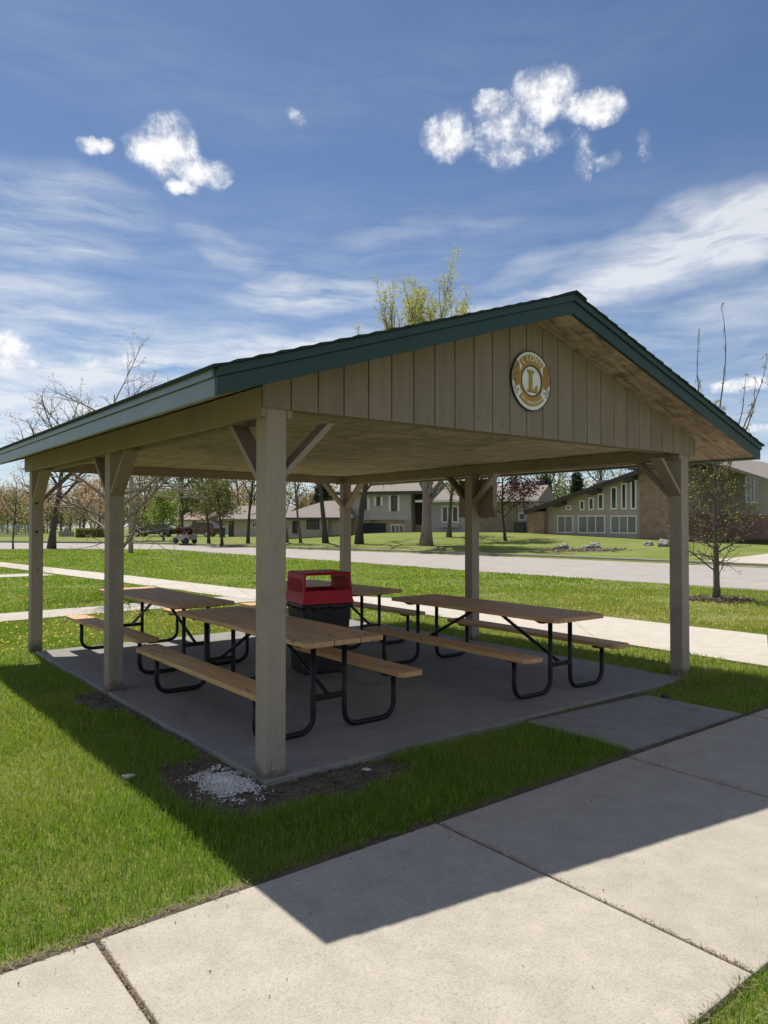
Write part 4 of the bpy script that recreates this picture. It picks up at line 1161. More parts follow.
# distant woods: one soft mass at the end of the park
protos = []
rg = random.Random(77)
allv = {'woods_leaf': ([], []), 'woods_wood': ([], [])}
def woods(name, spec, mats, label):
    root = None
    for mi, lf in enumerate(mats):
        V, Fc, TV, TF = [], [], [], []
        C = conf(lev=2, n=[12,8,0,0], seg=[6,5,3,3], start=[.06,.15,0,0], ang=[58,50,0,0], ratio=[.50,.46,0,0], sides=[5,3,3,3])
        for pi in range(3):
            mb, tips = MB(), []; grow(random.Random(90+pi+10*mi), mb, tips, Vector((0,0,0)), Vector((0,0,1)), 8, .16, 0, C)
            lv, lf_ = leaves(random.Random(pi), tips, .40, 3, .55)
            protos.append((mb, lv, lf_))
            for (px, Yq, h_) in spec[mi::len(mats)][pi::3]:
                x, y = at(px, Yq); z = Hw(x, y); s = h_/8; q = rg.uniform(0, 6.28); c_, s_ = math.cos(q)*s, math.sin(q)*s
                o = len(V); V += [(x+a*c_-b*s_, y+a*s_+b*c_, z+d*s) for a, b, d in lv]; Fc += [tuple(o+i for i in f) for f in lf_]
                o = len(TV); TV += [(x+a*c_-b*s_, y+a*s_+b*c_, z+d*s) for a, b, d in mb.v]; TF += [tuple(o+i for i in f) for f in mb.f]
        if root is None:
            m = MB(); m.v, m.f = TV, TF; root = tag(m.build(name, MT['barkdark']), label, 'woods', kind='stuff')
        else:
            m = MB(); m.v, m.f = TV, TF; m.build('wood_trunks', MT['barkdark'], root)['kind'] = 'stuff'
        m = MB(); m.v, m.f = V, Fc; m.build('wood_foliage', MT[lf], root)['kind'] = 'stuff'
spec = [(rg.uniform(-260, 330), rg.uniform(100, 150), rg.uniform(4.0, 8.0)) for i in range(150)]
woods('distant_woods', spec, ['leafpale', 'leafpink', 'leafg', 'leafd'], 'soft mass of budding spring trees across the far end of the park')
spec = [(rg.uniform(300, 1050), rg.uniform(92, 130), rg.uniform(5, 7.5)) for i in range(44)]
woods('backdrop_woods', spec, ['leafg', 'leafd', 'leafpale'], 'green trees massed behind the houses across the road')
# ------------------------------------------------------------------ houses across the road
class Facade:
    """local frame of a house front: x along it (to the right), y away from the viewer"""
    def __init__(s, px, Yq, ex, ey, base=0.0):
        l = math.hypot(ex, ey); s.e = (ex/l, ey/l); s.o = at(px, Yq); s.rot = math.atan2(ey, ex); s.base = base
    def s(s_, px):
        k = (px-384)/F; return (k*s_.o[1]-s_.o[0])/(s_.e[0]-k*s_.e[1])
    def z(s_, px, py): return EYE + (523.9-py)/F*(s_.o[1]+s_.s(px)*s_.e[1]) - s_.base
    def root(s_, name, label, cat):
        t = empty(name, (s_.o[0], s_.o[1], s_.base), s_.rot); return tag(t, label, cat)
def window(root, fc, x0, y0, x1, y1, panes=1, frame='hwhite', pane='pane', fw=.10, xm=None, d=.0):
    """framed window cut from pixel corners; panes side by side"""
    s0, s1 = fc.s(x0), fc.s(x1); xm_ = (x0+x1)/2
    za, zb = fc.z(xm_, y1), fc.z(xm_, y0)
    fr = MB(); f0, f1 = -.05-d, -.003-d
    fr.box(s0, f0, za, s0+fw, f1, zb); fr.box(s1-fw, f0, za, s1, f1, zb); fr.box(s0+fw, f0+.002, zb-fw, s1-fw, f1, zb); fr.box(s0+fw, f0+.002, za, s1-fw, f1, za+fw)
    for k in range(1, panes):
        q = s0+fw+(s1-s0-2*fw)*k/panes; fr.box(q-fw*.4, f0+.004, za+fw, q+fw*.4, f1, zb-fw)
    w = fr.build('window', MT[frame], root)
    p = MB(); p.box(s0+fw*.6, -.018-d, za+fw*.6, s1-fw*.6, -.008-d, zb-fw*.6); p.build('pane', MT[pane], w)
    return w
RD = (.621, -.784)
# --- slanted-roof house
f1 = Facade(641, 49, *RD)
z0 = .25; f1.base = 0
h1 = f1.root('slant_roof_house', 'low house with a long slanted roof, tall narrow windows and brick end walls', 'house')
s0, s1 = f1.s(546), 0.0
zl, zr_ = f1.z(546, 508), f1.z(641, 474)
mb = MB(); mb.prism([(s0, 0, -.2), (s1, 0, -.2), (s1, 0, zr_), (s0, 0, zl)], (0, 9, 0)); mb.build('wall', MT['hsiding'], h1, fixn=True)
sl_ = (zr_-zl)/(s1-s0)
rf = MB(); ra = f1.s(531); rb = 3.6
def rzz(q): return zl + sl_*(q-s0)
rf.prism([(ra, -.75, rzz(ra)+.0), (rb, -.75, rzz(rb)+.0), (rb, -.75, rzz(rb)+.16), (ra, -.75, rzz(ra)+.16)], (0, 10.5, 0))
rf.prism([(rb+.004, -.75, rzz(rb)), (rb+9, -.75, rzz(rb)-3.4), (rb+9, -.75, rzz(rb)-3.2), (rb+.004, -.75, rzz(rb)+.16)], (0, 10.5, 0))
roof = rf.build('roof', MT['hroof'], h1, fixn=True)
fb = MB(); fb.prism([(ra-.02, -.80, rzz(ra)-.12), (rb, -.80, rzz(rb)-.12), (rb, -.80, rzz(rb)+.19), (ra-.02, -.80, rzz(ra)+.19)], (0, .045, 0))
fb.build('fascia', MT['htrim'], roof, fixn=True)
for px in (563, 598, 634):
    q = f1.s(px); MB().prism([(q-.35, -.72, rzz(q-.35)-.30), (q+.35, -.72, rzz(q+.35)-.30), (q+.35, -.72, rzz(q+.35)-.01), (q-.35, -.72, rzz(q-.35)-.01)], (0, .70, 0)).build('rafter_end', MT['htrim'], h1, fixn=True)
for (a, b, c, d, n) in ((557.5, 515.5, 573.5, 533, 2), (578.5, 515.5, 605.3, 533.2, 3), (610.6, 515.5, 637, 533.5, 3)):
    window(h1, f1, a, b, c, d, n, pane='curtain', fw=.075)
for (a, b, c, d) in ((579.8, 500, 584.8, 510.2), (588.8, 497.4, 594.2, 510.2), (598, 493.6, 604, 509.8), (611, 486.6, 617.4, 509.4), (621.4, 483, 627, 509.4), (631, 479.4, 636.8, 509.3), (566, 505.4, 571.4, 510)):
    window(h1, f1, a, b, c, d, 1)
MB().box(f1.s(531.5), -.45, -.2, f1.s(547.5), 3, f1.z(540, 511.5)).build('brick_pier', MT['brick'], h1)
ch = MB(); ch.box(-6.7, 4, 3.0, -5.0, 5, f1.z(569, 487)*1.10); ch.build('chimney', MT['brickred'], roof)
MB().box(-6.45, 4.2, f1.z(569, 487)*1.10+.001, -5.25, 4.8, f1.z(569, 487)*1.10+.25).build('chimney_pot', MT['stone'], roof)
L1_ = 3.09
MB().box(.002, -.16, -.3, L1_, -.004, f1.z(641, 458)).build('brick_wall', MT['brick'], h1)
# --- wing with the hipped roof, right of the post
cxy = (f1.o[0]+f1.e[0]*(L1_+.06), f1.o[1]+f1.e[1]*(L1_+.06))
f2 = Facade(641, 49, CT, ST); f2.o = cxy
h2_ = f2.root('two_tone_house', 'two-storey house with grey siding over dark brick, seen right of the front right post', 'house')
ze = f2.z(740, 471.5); zm = f2.z(740, 515)
MB().box(0, 0, zm, 17, 3.0, ze).build('upper_wall', MT['hsiding'], h2_)
MB().box(-.03, -.10, -.4, 17, 3.0, zm-.004).build('lower_wall', MT['brickred'], h2_)
rf = MB(); zt = ze+.85
rf.v += [(-.8,-.8,ze+.16), (17.6,-.8,ze+.16), (17.6,3.6,ze+.16), (-.8,3.6,ze+.16), (1.5,1.4,zt), (15,1.4,zt)]
rf.f += [(0,1,5,4), (1,2,5), (2,3,4,5), (3,0,4), (3,2,1,0)]
r2 = rf.build('roof', MT['hroof'], h2_, fixn=True)
MB().box(-.82, -.82, ze-.04, 17.62, 3.62, ze+.158).build('fascia', MT['htrim'], r2)
window(h2_, f2, 744.5, 476.5, 757.5, 503, 3, pane='curtain')
window(h2_, f2, 774, 479, 786, 503, 2)
MB().tube([(-.12, -.18, -.3), (-.12, -.18, ze)], .09, 8).build('downspout', MT['htrim'], h2_)

# --- tan block house behind the panel box
f3 = Facade(530, 58, .93, -.37)
h3 = f3.root('tan_block_house', 'pale tan block house with a white bay window behind the right middle post', 'house')
ze = f3.z(485, 500); zb_ = -.2
xa, xb, xc, xd = f3.s(425), f3.s(478), f3.s(517), f3.s(534)
MB().box(xa, 0, zb_, xb-.002, 8, ze).build('grey_wall', MT['hgrey'], h3)
MB().box(xb, -.15, zb_, xc, 8, ze).build('block_wall', MT['paletan'], h3)
MB().box(xc+.002, 0, zb_, xd, 8, ze).build('grey_wall', MT['hgrey'], h3)
rf = MB(); rf.prism([(xa-.5, -1.0, ze), (xa-.5, 4.2, ze+1.35), (xa-.5, 9.2, ze), (xa-.5, 9.2, ze-.14), (xa-.5, -1.0, ze-.14)], (xd-xa+1.0, 0, 0)); rf = rf.build('roof', MT['hroof'], h3, fixn=True)
MB().box(xa-.52, -1.03, ze-.16, xd+.52, -1.0, ze+.03).build('fascia', MT['hwhite'], rf)
window(h3, f3, 441.5, 505.5, 459, 523, 3, fw=.13)
MB().box(f3.s(440.5), -.35, f3.z(450, 524.5)-.25, f3.s(460), -.002, f3.z(450, 524)).build('bay_sill', MT['hgrey'], h3)
window(h3, f3, 518.3, 512.6, 525.8, 520.4, 1)
ac = empty('air_conditioner', (0,0,0)); q = f3.s(523); 
ax, ay = f3.o[0]+f3.e[0]*q + .37*-1.2, f3.o[1]+f3.e[1]*q-1.1
ac.location = (ax, ay, Hw(ax, ay)); ac.rotation_euler = (0,0,f3.rot); tag(ac, 'dark boxy air conditioner unit standing by the tan block house', 'air conditioner')
MB().box(-.42, -.4, 0, .42, .4, .85).build('casing', MT['garage'], ac, bevel=.03)
m = MB()
for k in range(9): m.box(-.38, -.415, .06+k*.085, .38, -.401, .10+k*.085)
m.build('louvres', MT['htrim'], ac); MB().lathe([(.30, .851), (.30, .88), (.05, .89)], 16).build('fan_guard', MT['galv'], ac)

# --- two-storey grey house
f4 = Facade(411, 61, .96, -.28)
h4 = f4.root('two_storey_house', 'two-storey grey house with white shutters over a charcoal garage door', 'house')
ze = f4.z(380, 492); zm = f4.z(380, 520)
xa = f4.s(344); xb = 0; xr = f4.s(427)
MB().box(xa, 0, zm, xb, 9, ze).build('upper_wall', MT['hgrey'], h4)
MB().box(xa, .05, -.3, f4.s(361), 9, zm-.004).build('brick_wall', MT['tanbrick'], h4)
MB().box(f4.s(361)+.002, .25, -.3, f4.s(404)-.002, 9, zm-.005).build('brick_wall', MT['tanbrick'], h4)
MB().box(f4.s(404), -.02, -.3, xb+.05, 9, zm-.004).build('brick_pier', MT['tanbrick'], h4)
MB().box(f4.s(361.5), .18, .0, f4.s(385), .248, f4.z(373, 523)).build('garage_door', MT['garage'], h4)
gl = MB()
for k in range(1, 4): zz = f4.z(373, 523)*k/4; gl.box(f4.s(361.5)+.02, .16, zz, f4.s(385)-.02, .178, zz+.03)
gl.build('door_rail', MT['garage'], h4)
window(h4, f4, 390, 524.3, 404-.5, 534, 3, pane='curtain', d=-.20)
for (a, b, c, d) in ((376.6, 496.8, 380.4, 505.6), (391.2, 495.6, 397.2, 511), (365, 498.5, 367, 510)):
    window(h4, f4, a, b, c, d, 1, frame='htrim')
    for (p, q) in ((a-2.7, a-.15), (c+.15, c+2.7)):
        mb = MB(); zt_, zl_ = f4.z(a, b-.3), f4.z(a, d+.3); mb.box(f4.s(p), -.045, zl_, f4.s(q), -.003, zt_)
        n = 7
        for k in range(n): zz = zl_+.06+(zt_-zl_-.1)*k/n; mb.box(f4.s(p)+.04, -.06, zz, f4.s(q)-.04, -.046, zz+(zt_-zl_)/n*.5)
        mb.build('shutter', MT['hwhite'], h4)
MB().box(.06, 1.6, zm-.4, xr, 9, ze-.15).build('recessed_wall', MT['htrim'], h4)
MB().box(.06, 1.2, -.3, xr, 9, zm-.41).build('brick_wall', MT['tanbrick'], h4)
rf = MB(); rf.prism([(xa-.6, -.7, ze), (xa-.6, 4.5, ze+1.25), (xa-.6, 9.7, ze), (xa-.6, 9.7, ze-.2), (xa-.6, -.7, ze-.2)], (xr-xa+.9, 0, 0)); rf = rf.build('roof', MT['hroof'], h4, fixn=True)
MB().box(xa-.63, -.74, ze-.24, xr+.33, -.702, ze+.03).build('fascia', MT['htrim'], rf)
MB().tube([(f4.s(380), 3.6, ze+.9), (f4.s(380), 3.6, ze+1.7)], .09, 8).build('vent_pipe', MT['stone'], rf)
MB().box(f4.s(372.6), -.12, f4.z(373,521.6), f4.s(374.4), .02, f4.z(373, 520.3)).build('porch_lamp', MT['htrim'], h4)

# --- low grey house with a hipped roof
f5 = Facade(345, 60, .97, -.24)
h5 = f5.root('low_hip_roof_house', 'low grey house with a broad hipped roof, left of the two-storey house', 'house')
ze = f5.z(315, 517.5); xa = f5.s(283); xb = f5.s(328); xc = f5.s(343)
MB().box(xa, 0, -.3, xb-.002, 9, ze).build('wall', MT['htan'], h5)
MB().box(xb, .5, -.3, xc, 9, ze).build('garage_wall', MT['htan'], h5)
MB().box(f5.s(329.5), .44, -.1, f5.s(341), .498, f5.z(335, 521)).build('garage_door', MT['htan'], h5)
for (a, b, c, d, n) in ((306.8, 519.7, 319.4, 529.4, 4), (292.4, 520.8, 297.6, 533.5, 2)): window(h5, f5, a, b, c, d, n, frame='htrim')
rf = MB(); zt = f5.z(315, 502.5)*1.08
rf.v += [(xa-.7,-.8,ze), (xc+.6,-.8,ze), (xc+.6,9.8,ze), (xa-.7,9.8,ze), (xa+2.2,4.5,zt), (xc-.5,4.5,zt)]
rf.f += [(0,1,5,4), (1,2,5), (2,3,4,5), (3,0,4), (3,2,1,0)]
rf = rf.build('roof', MT['hroof'], h5, fixn=True)
MB().box(xa-.72, -.82, ze-.17, xc+.62, -.79, ze-.002).build('fascia', MT['htrim'], rf)
# --- beige house left of the front post
f6 = Facade(262, 76, .97, -.24)
h6 = f6.root('beige_house', 'beige house partly behind the front corner post, with a dark open doorway', 'house')
ze = f6.z(245, 519); xa = f6.s(226); xb = f6.s(278)
MB().box(f6.s(234), 0, -.2, xb, 9, ze).build('wall', MT['htan'], h6); MB().box(xa, .6, -.2, f6.s(234)-.002, 9, ze).build('recess_wall', MT['htrim'], h6)
window(h6, f6, 252, 521.5, 258, 528, 2)
rf = MB(); rf.prism([(xa-.6, -.8, ze), (xa-.6, 4.5, ze+1.5), (xa-.6, 9.8, ze), (xa-.6, 9.8, ze-.2), (xa-.6, -.8, ze-.2)], (xb-xa+1.2, 0, 0)); rf.build('roof', MT['hroof'], h6, fixn=True)
f7 = Facade(206, 98, .97, -.24)
h7 = f7.root('pink_roof_house', 'distant white house with a pinkish roof behind the maroon car', 'house')
ze = f7.z(194, 519.6); xa = f7.s(180)
MB().box(xa, 0, -.2, 0, 8, ze).build('wall', MT['hwhite'], h7); window(h7, f7, 192.5, 521, 197, 525.5, 2, frame='htrim')
rf = MB(); rf.prism([(xa-.6, -.8, ze), (xa-.6, 4, ze+1.3), (xa-.6, 8.8, ze), (xa-.6, 8.8, ze-.2), (xa-.6, -.8, ze-.2)], (-xa+1.2, 0, 0)); rf.build('roof', MT['hroofpink'], h7, fixn=True)

# ------------------------------------------------------------------ vehicles
def car(name, label, cat, px, Yq, ln, paint, rotz, prof, glass):
    x, y = at(px, Yq); t = empty(name, (x, y, max(Hw(x, y), ROADZ)), rotz); tag(t, label, cat)
    w = .88
    MB().prism([(a*ln, -w, z) for a, z in prof], (0, 2*w, 0)).build('body', MT[paint], t, bevel=.07, seg=3, fixn=True)
    for s in (-1, 1):
        MB().prism([(a*ln, s*(w+.002), z) for a, z in glass], (0, s*.012, 0)).build('side_window', MT['pane'], t, fixn=True)
    for a in (-.31, .31):
        for s in (-1, 1):
            wh = empty('wheel', (a*ln, s*(w-.08), .33)); wh.parent = t
            MB().tube([(0, -.11, 0), (0, .11, 0)], .33, 18).build('tyre', MT['tyre'], wh, bevel=.03)
            MB().tube([(0, -.115, 0), (0, .115, 0)], .20, 14).build('rim', MT['rim'], wh)
    for s in (-1, 1):
        MB().box(-.503*ln, s*.62-.16, .62, -.49*ln, s*.62+.16, .76).build('headlight', MT['headl'], t)
        MB().box(.49*ln, s*.66-.14, .70, .503*ln, s*.66+.14, .88).build('tail_light', MT['taill'], t)
    for a in (-.06, .13): MB().box(a*ln, -w-.02, .88, a*ln+.2, -w-.002, .91).build('door_handle', MT['rim'], t)
    return t
sedan = [(-.5,.28),(.5,.28),(.5,.78),(.44,.92),(.33,.97),(.22,1.42),(-.06,1.46),(-.20,.98),(-.44,.86),(-.5,.70)]
sglass = [(-.165,.99),(.29,.99),(.205,1.36),(-.055,1.39)]
suv = [(-.5,.34),(.5,.34),(.5,.92),(.485,1.05),(.43,1.58),(.02,1.66),(-.16,1.12),(-.45,1.00),(-.5,.80)]
uglass = [(-.13,1.14),(.44,1.14),(.405,1.52),(.025,1.58)]
car('parked_car', 'black car parked beyond the road behind the bright leafy tree', 'car', 153, 78, 4.5, 'carblack', -.12, sedan, sglass)
car('parked_car', 'maroon car parked behind the small grey cart', 'car', 198, 79, 4.4, 'carred', -.15, suv, uglass)
# small grey utility cart with an orange triangle
x, y = hit(186, 545.2); ct = empty('utility_cart', (x, y, Hw(x, y)), math.radians(-28)); tag(ct, 'small grey utility cart with an orange warning triangle, parked at the far kerb', 'utility cart')
MB().prism([(-.95,-.5,.30),(.75,-.5,.30),(.75,-.5,.72),(-.35,-.5,.74),(-.45,-.5,.62),(-.95,-.5,.56)], (0,1.0,0)).build('body', MT['cargrey'], ct, bevel=.03, fixn=True)
m = MB()
for (a, b) in ((-.45,-.46), (-.45,.46), (.70,-.46), (.70,.46)): m.tube([(a, b, .70), (a+(.06 if a < 0 else 0), b, 1.30)], .024, 6)
m.build('roof_frame', MT['pipe'], ct); MB().box(-.50, -.52, 1.30, .78, .52, 1.345).build('canopy', MT['carred'], ct, bevel=.01)
MB().box(-.2, -.42, .745, .3, .42, .90).build('seat', MT['black'], ct, bevel=.03); MB().box(.24, -.42, .901, .34, .42, 1.18).build('seat_back', MT['black'], ct, bevel=.03)
MB().prism([(.40,-.535,.66),(.76,-.535,.66),(.58,-.535,.97)], (0,-.02,0)).build('warning_triangle', MT['orange'], ct, fixn=True)
for (a, b) in ((-.65,-.46), (-.65,.46), (.48,-.46), (.48,.46)):
    wh = empty('wheel', (a, b, .24)); wh.parent = ct
    MB().tube([(0,-.08,0),(0,.08,0)], .24, 14).build('tyre', MT['tyre'], wh, bevel=.02); MB().tube([(0,-.085,0),(0,.085,0)], .12, 10).build('rim', MT['garage'], wh)
# wheelie bin
x, y = at(222.3, 73); bn_ = empty('wheelie_bin', (x, y, Hw(x, y)), .3); tag(bn_, 'dark teal wheelie bin standing beside the beige house', 'bin')
frustum(MB(), .24, .26, .05, .30, .36, .98).build('body', MT['binteal'], bn_, bevel=.03); MB().prism([(-.32,-.39,1.0),(-.32,.38,1.0),(-.32,.38,1.05),(-.32,0,1.10),(-.32,-.39,1.04)], (.64,0,0)).build('lid', MT['binteal'], bn_, fixn=True)
for s in (-1, 1): MB().tube([(s*.2,.26,.1),(s*.27,.26,.1)], .1, 12).build('wheel', MT['tyre'], bn_)

# ------------------------------------------------------------------ pole, fence, hedge, stones
x, y = hit(131, 553.2); MB_ = empty('utility_pole', (x, y, Hw(x, y))); tag(MB_, 'grey weathered pole standing on the lawn right of the left middle post', 'pole')
MB().tube([(0,0,-.3),(0,0,2.5),(0,0,6.6)], [.135,.125,.105], 14).build('shaft', MT['pole'], MB_, smooth=True); MB().lathe([(.11,6.58),(.115,6.64),(.03,6.68)], 14).build('cap', MT['galv'], MB_)
MB().box(-.04, -.16, 1.5, .04, -.13, 1.75).build('number_plate', MT['galv'], MB_)
fa, fb_ = Vector(at(-60, 84)), Vector(at(30, 80))
d = (fb_-fa); ln = d.length; fe = empty('chain_link_fence', (fa.x, fa.y, Hw(*fa)), math.atan2(d.y, d.x)); tag(fe, 'grey chain-link fence along the far side of the road at the left', 'fence')
for i in range(7):
    MB().tube([(ln*i/6, 0, -.2), (ln*i/6, 0, 1.42)], .04, 8).build('post', MT['galv'], fe)
MB().tube([(0,0,1.38),(ln,0,1.38)], .028, 6).build('top_rail', MT['galv'], fe)
m = MB(); k = 0
n = int(ln/.11)
for i in range(-10, n):
    for s in (0, 1):
        a = i*.11; b = a+1.3
        q0, q1 = (a, b) if s == 0 else (b, a)
        x0_, x1_ = max(0, a), min(ln, b)
        if x1_ <= x0_: continue
        z_ = lambda q: (.05+(q-a)) if s == 0 else (1.35-(q-a))
        m.obox(((x0_+x1_)/2, .0+.006*s, (z_(x0_)+z_(x1_))/2), ((x1_-x0_)/2, 0, (z_(x1_)-z_(x0_))/2), (0, .004, 0), (-.0055 if s == 0 else .0055, 0, .0055))
m.build('mesh_panel', MT['galv'], fe)
x, y = at(91, 76); hd = empty('clipped_hedge', (x, y, Hw(x, y)), -.1); tag(hd, 'low clipped yellow-green hedge beyond the road under the pink trees', 'hedge')
rg = random.Random(8); V, Fc = [], []
for i in range(5200):
    c = Vector((rg.uniform(-1.45, 1.45), rg.uniform(-.4, .4), rg.uniform(.02, .85)))
    if rg.random() < .7:
        q = rg.randrange(3)
        if q == 0: c.y = -.42+rg.gauss(0, .04)
        elif q == 1: c.z = .86+rg.gauss(0, .05)
    c.z += .08*mnoise.noise(Vector((c.x*2, c.y, 3)))
    s = rg.uniform(.04, .09); a = Vector((rg.gauss(0,1), rg.gauss(0,1), rg.gauss(0,1))).normalized(); b = a.orthogonal().normalized(); k = len(V)
    V += [tuple(c-a*s), tuple(c+b*s*.6), tuple(c+a*s), tuple(c-b*s*.6)]; Fc.append((k,k+1,k+2,k+3))
m = MB(); m.v, m.f = V, Fc; m.build('leaf_mass', MT['hedge'], hd)
m = MB()
for i in range(14): q = -1.35+.2*i; m.tube([(q, 0, 0), (q+.05, .05, .4), (q-.03, -.05, .7)], [.02,.012,.006], 5)
m.build('stems', MT['barkdark'], hd)
for i, (px, py, h_) in enumerate(((61.5, 537, .7), (66.5, 537.6, 1.0), (71.8, 537.8, .62))):
    x, y = at(px, 80); o = MB().prism([(-.26,-.09,-.1),(.26,-.09,-.1),(.26,-.09,h_*.8),(.16,-.09,h_),(-.16,-.09,h_),(-.26,-.09,h_*.8)], (0,.18,0)).build('upright_stone', MT['stone'], bevel=.03, loc=(x, y, Hw(x, y)), rotz=.2*i, fixn=True)
    tag(o, ['grey upright stone beyond the road, left of the tallest one', 'tallest grey upright stone beyond the road by the hedge', 'lowest grey upright stone, beside the clipped hedge'][i], 'stone')
rocks = [(564, 548.8, .26, 'rounded grey boulder at the left end of the kerbside rocks'), (571.5, 550.8, .16, 'small low boulder among the kerbside rocks'), (555.5, 549.6, .13, 'smallest dark boulder beside the kerbside mulch bed'),
         (587, 549.6, .22, 'flat pale boulder of the right pair of kerbside rocks'), (594, 548.6, .32, 'pointed pale boulder of the right pair of kerbside rocks'),
         (648, 545.6, .24, 'pale boulder at the foot of the brick wall'), (663, 546.4, .36, 'large grey boulder next to the brick corner')]
for i, (px, py, r_, lab) in enumerate(rocks):
    x, y = hit(px, py); o = MB().blob((0,0,r_*.35), r_, i*3+2, .55, 3, (1.25,1,.75)).build('boulder', MT['rock'], loc=(x, y, Hw(x, y)), rotz=i*1.3)
    tag(o, lab, 'boulder', 'boulders across the road')
bed = MB(); rg = random.Random(2)
pts = [hit(px, 550.6) for px in (550, 562, 574, 586, 598, 606)]
for i in range(700):
    a = rg.choice(pts); sz = rg.uniform(.03, .09); x, y = a[0]+rg.gauss(0, .55), a[1]+rg.gauss(0, .35)
    if Hw(x, y) < 0: continue
    ax = Vector((rg.gauss(0,1), rg.gauss(0,1), rg.gauss(0,.3))).normalized(); ay = ax.orthogonal().normalized(); bed.obox((x, y, Hw(x, y)+.02), ax*sz, ay*sz*.6, ax.cross(ay)*sz*.3)
tag(bed.build('rock_bed_mulch', MT['mulch']), 'strip of mulch around the boulders at the far kerb', 'mulch', kind='stuff')

# ------------------------------------------------------------------ sky, sun, camera
SUN_UV = (.042, .498)
sx, sy = SUN_UV[0]*CT - SUN_UV[1]*ST, SUN_UV[0]*ST + SUN_UV[1]*CT
sv = Vector((sx, sy, 1)).normalized()
sun = bpy.data.lights.new('sun', 'SUN'); sun.energy = SUNE; sun.angle = math.radians(.53); sun.color = (1, .955, .88)
so_ = bpy.data.objects.new('sun', sun); COL.objects.link(so_); so_.rotation_euler = (-sv).to_track_quat('-Z', 'Y').to_euler(); so_.location = (0, 0, 30)
w = bpy.data.worlds.new('World'); S.world = w; w.use_nodes = True
n = NT(w); bg_ = n.n['Background']
sky = n.add('ShaderNodeTexSky'); sky.sky_type = 'NISHITA'; sky.sun_disc = False
sky.sun_elevation = math.asin(sv.z); sky.sun_rotation = math.atan2(sv.x, sv.y)
sky.altitude = 1200; sky.air_density = 1.0; sky.dust_density = .7; sky.ozone_density = 2.2
tc = n.add('ShaderNodeTexCoord'); xyz = n.add('ShaderNodeSeparateXYZ'); n.link(tc.outputs['Generated'], xyz.inputs[0])
az = n.math('ARCTAN2', xyz.outputs[0], xyz.outputs[1]); el = n.math('ARCSINE', xyz.outputs[2])
cb = n.add('ShaderNodeCombineXYZ'); n.link(az, cb.inputs[0]); n.link(el, cb.inputs[1]); P0 = cb.outputs[0]
def ae(px, py):
    a = math.atan((px-384)/F); e = math.atan((523.9-py)/F*math.cos(a)); return a, e
def warp(vec, scale, amt, detail=4):
    nz = n.add('ShaderNodeTexNoise'); nz.inputs['Scale'].default_value = scale; nz.inputs['Detail'].default_value = detail; n.link(vec, nz.inputs['Vector'])
    s1 = n.add('ShaderNodeVectorMath', operation='SUBTRACT'); n.link(nz.outputs['Color'], s1.inputs[0]); s1.inputs[1].default_value = (.5,.5,.5)
    s2 = n.add('ShaderNodeVectorMath', operation='SCALE'); n.link(s1.outputs[0], s2.inputs[0]); s2.inputs['Scale'].default_value = amt
    s3 = n.add('ShaderNodeVectorMath', operation='ADD'); n.link(vec, s3.inputs[0]); n.link(s2.outputs[0], s3.inputs[1]); return s3.outputs[0]
def ell(vec, px, py, rx, ry, rot=0, amp=1.0):
    """soft ellipse on the sky, 1 at its middle and 0 at its rim"""
    a, e = ae(px, py); m = n.add('ShaderNodeMapping'); m.vector_type = 'TEXTURE'
    m.inputs['Location'].default_value = (a, e, 0); m.inputs['Rotation'].default_value = (0, 0, math.radians(rot))
    k = math.cos(a)**2/F
    m.inputs['Scale'].default_value = (rx*k, ry*k/math.cos(a)*math.cos(e), 1); n.link(vec, m.inputs['Vector'])
    sx_ = n.add('ShaderNodeSeparateXYZ'); n.link(m.outputs[0], sx_.inputs[0])
    l2 = n.math('ADD', n.math('MULTIPLY', sx_.outputs[0], sx_.outputs[0]), n.math('MULTIPLY', sx_.outputs[1], sx_.outputs[1]))
    return n.math('MULTIPLY', n.math('SUBTRACT', 1.0, l2, True), amp)
def union(L):
    o = L[0]
    for q in L[1:]: o = n.math('MAXIMUM', o, q)
    return o
def addup(L):
    o = L[0]
    for q in L[1:]: o = n.math('ADD', o, q)
    return o
PW_ = warp(P0, 22, .035, 6)
cu = union([ell(PW_, 166, 146, 40, 38), ell(PW_, 192, 166, 42, 20, -8), ell(PW_, 152, 152, 34, 22), ell(PW_, 95, 142, 24, 11), ell(PW_, 181, 187, 22, 10),
    ell(PW_, 447, 136, 31, 27), ell(PW_, 508, 130, 44, 38, -8, .74), ell(PW_, 545, 90, 42, 30, 8), ell(PW_, 592, 102, 45, 19, -5), ell(PW_, 490, 104, 20, 18, 0, .8), ell(PW_, 545, 142, 34, 16, 10, .5), ell(PW_, 585, 150, 15, 30, 8, .42), ell(PW_, 648, 143, 12, 15, 10, .28), ell(PW_, 612, 158, 18, 12, 0, .36),
    ell(PW_, 2, 345, 36, 24), ell(PW_, 0, 360, 40, 12), ell(PW_, 748, 385, 40, 11, 0, .95), ell(PW_, 300, 112, 14, 11, 0, .30), ell(PW_, 118, 360, 60, 9, 0, .5), ell(PW_, 760, 428, 30, 8, 0, .7)])
d1 = n.noise(P0, 34, 9, .66); d2 = n.noise(P0, 95, 6, .65)
den = n.math('ADD', n.math('MULTIPLY', cu, 1.15), n.math('ADD', n.math('MULTIPLY', n.math('SUBTRACT', d1, .5), 2.4), n.math('MULTIPLY', n.math('SUBTRACT', d2, .5), .8)))
cum = n.math('MULTIPLY', n.rng(den, .26, 1.15, 0, 1), n.rng(cu, .0, .22, 0, 1))
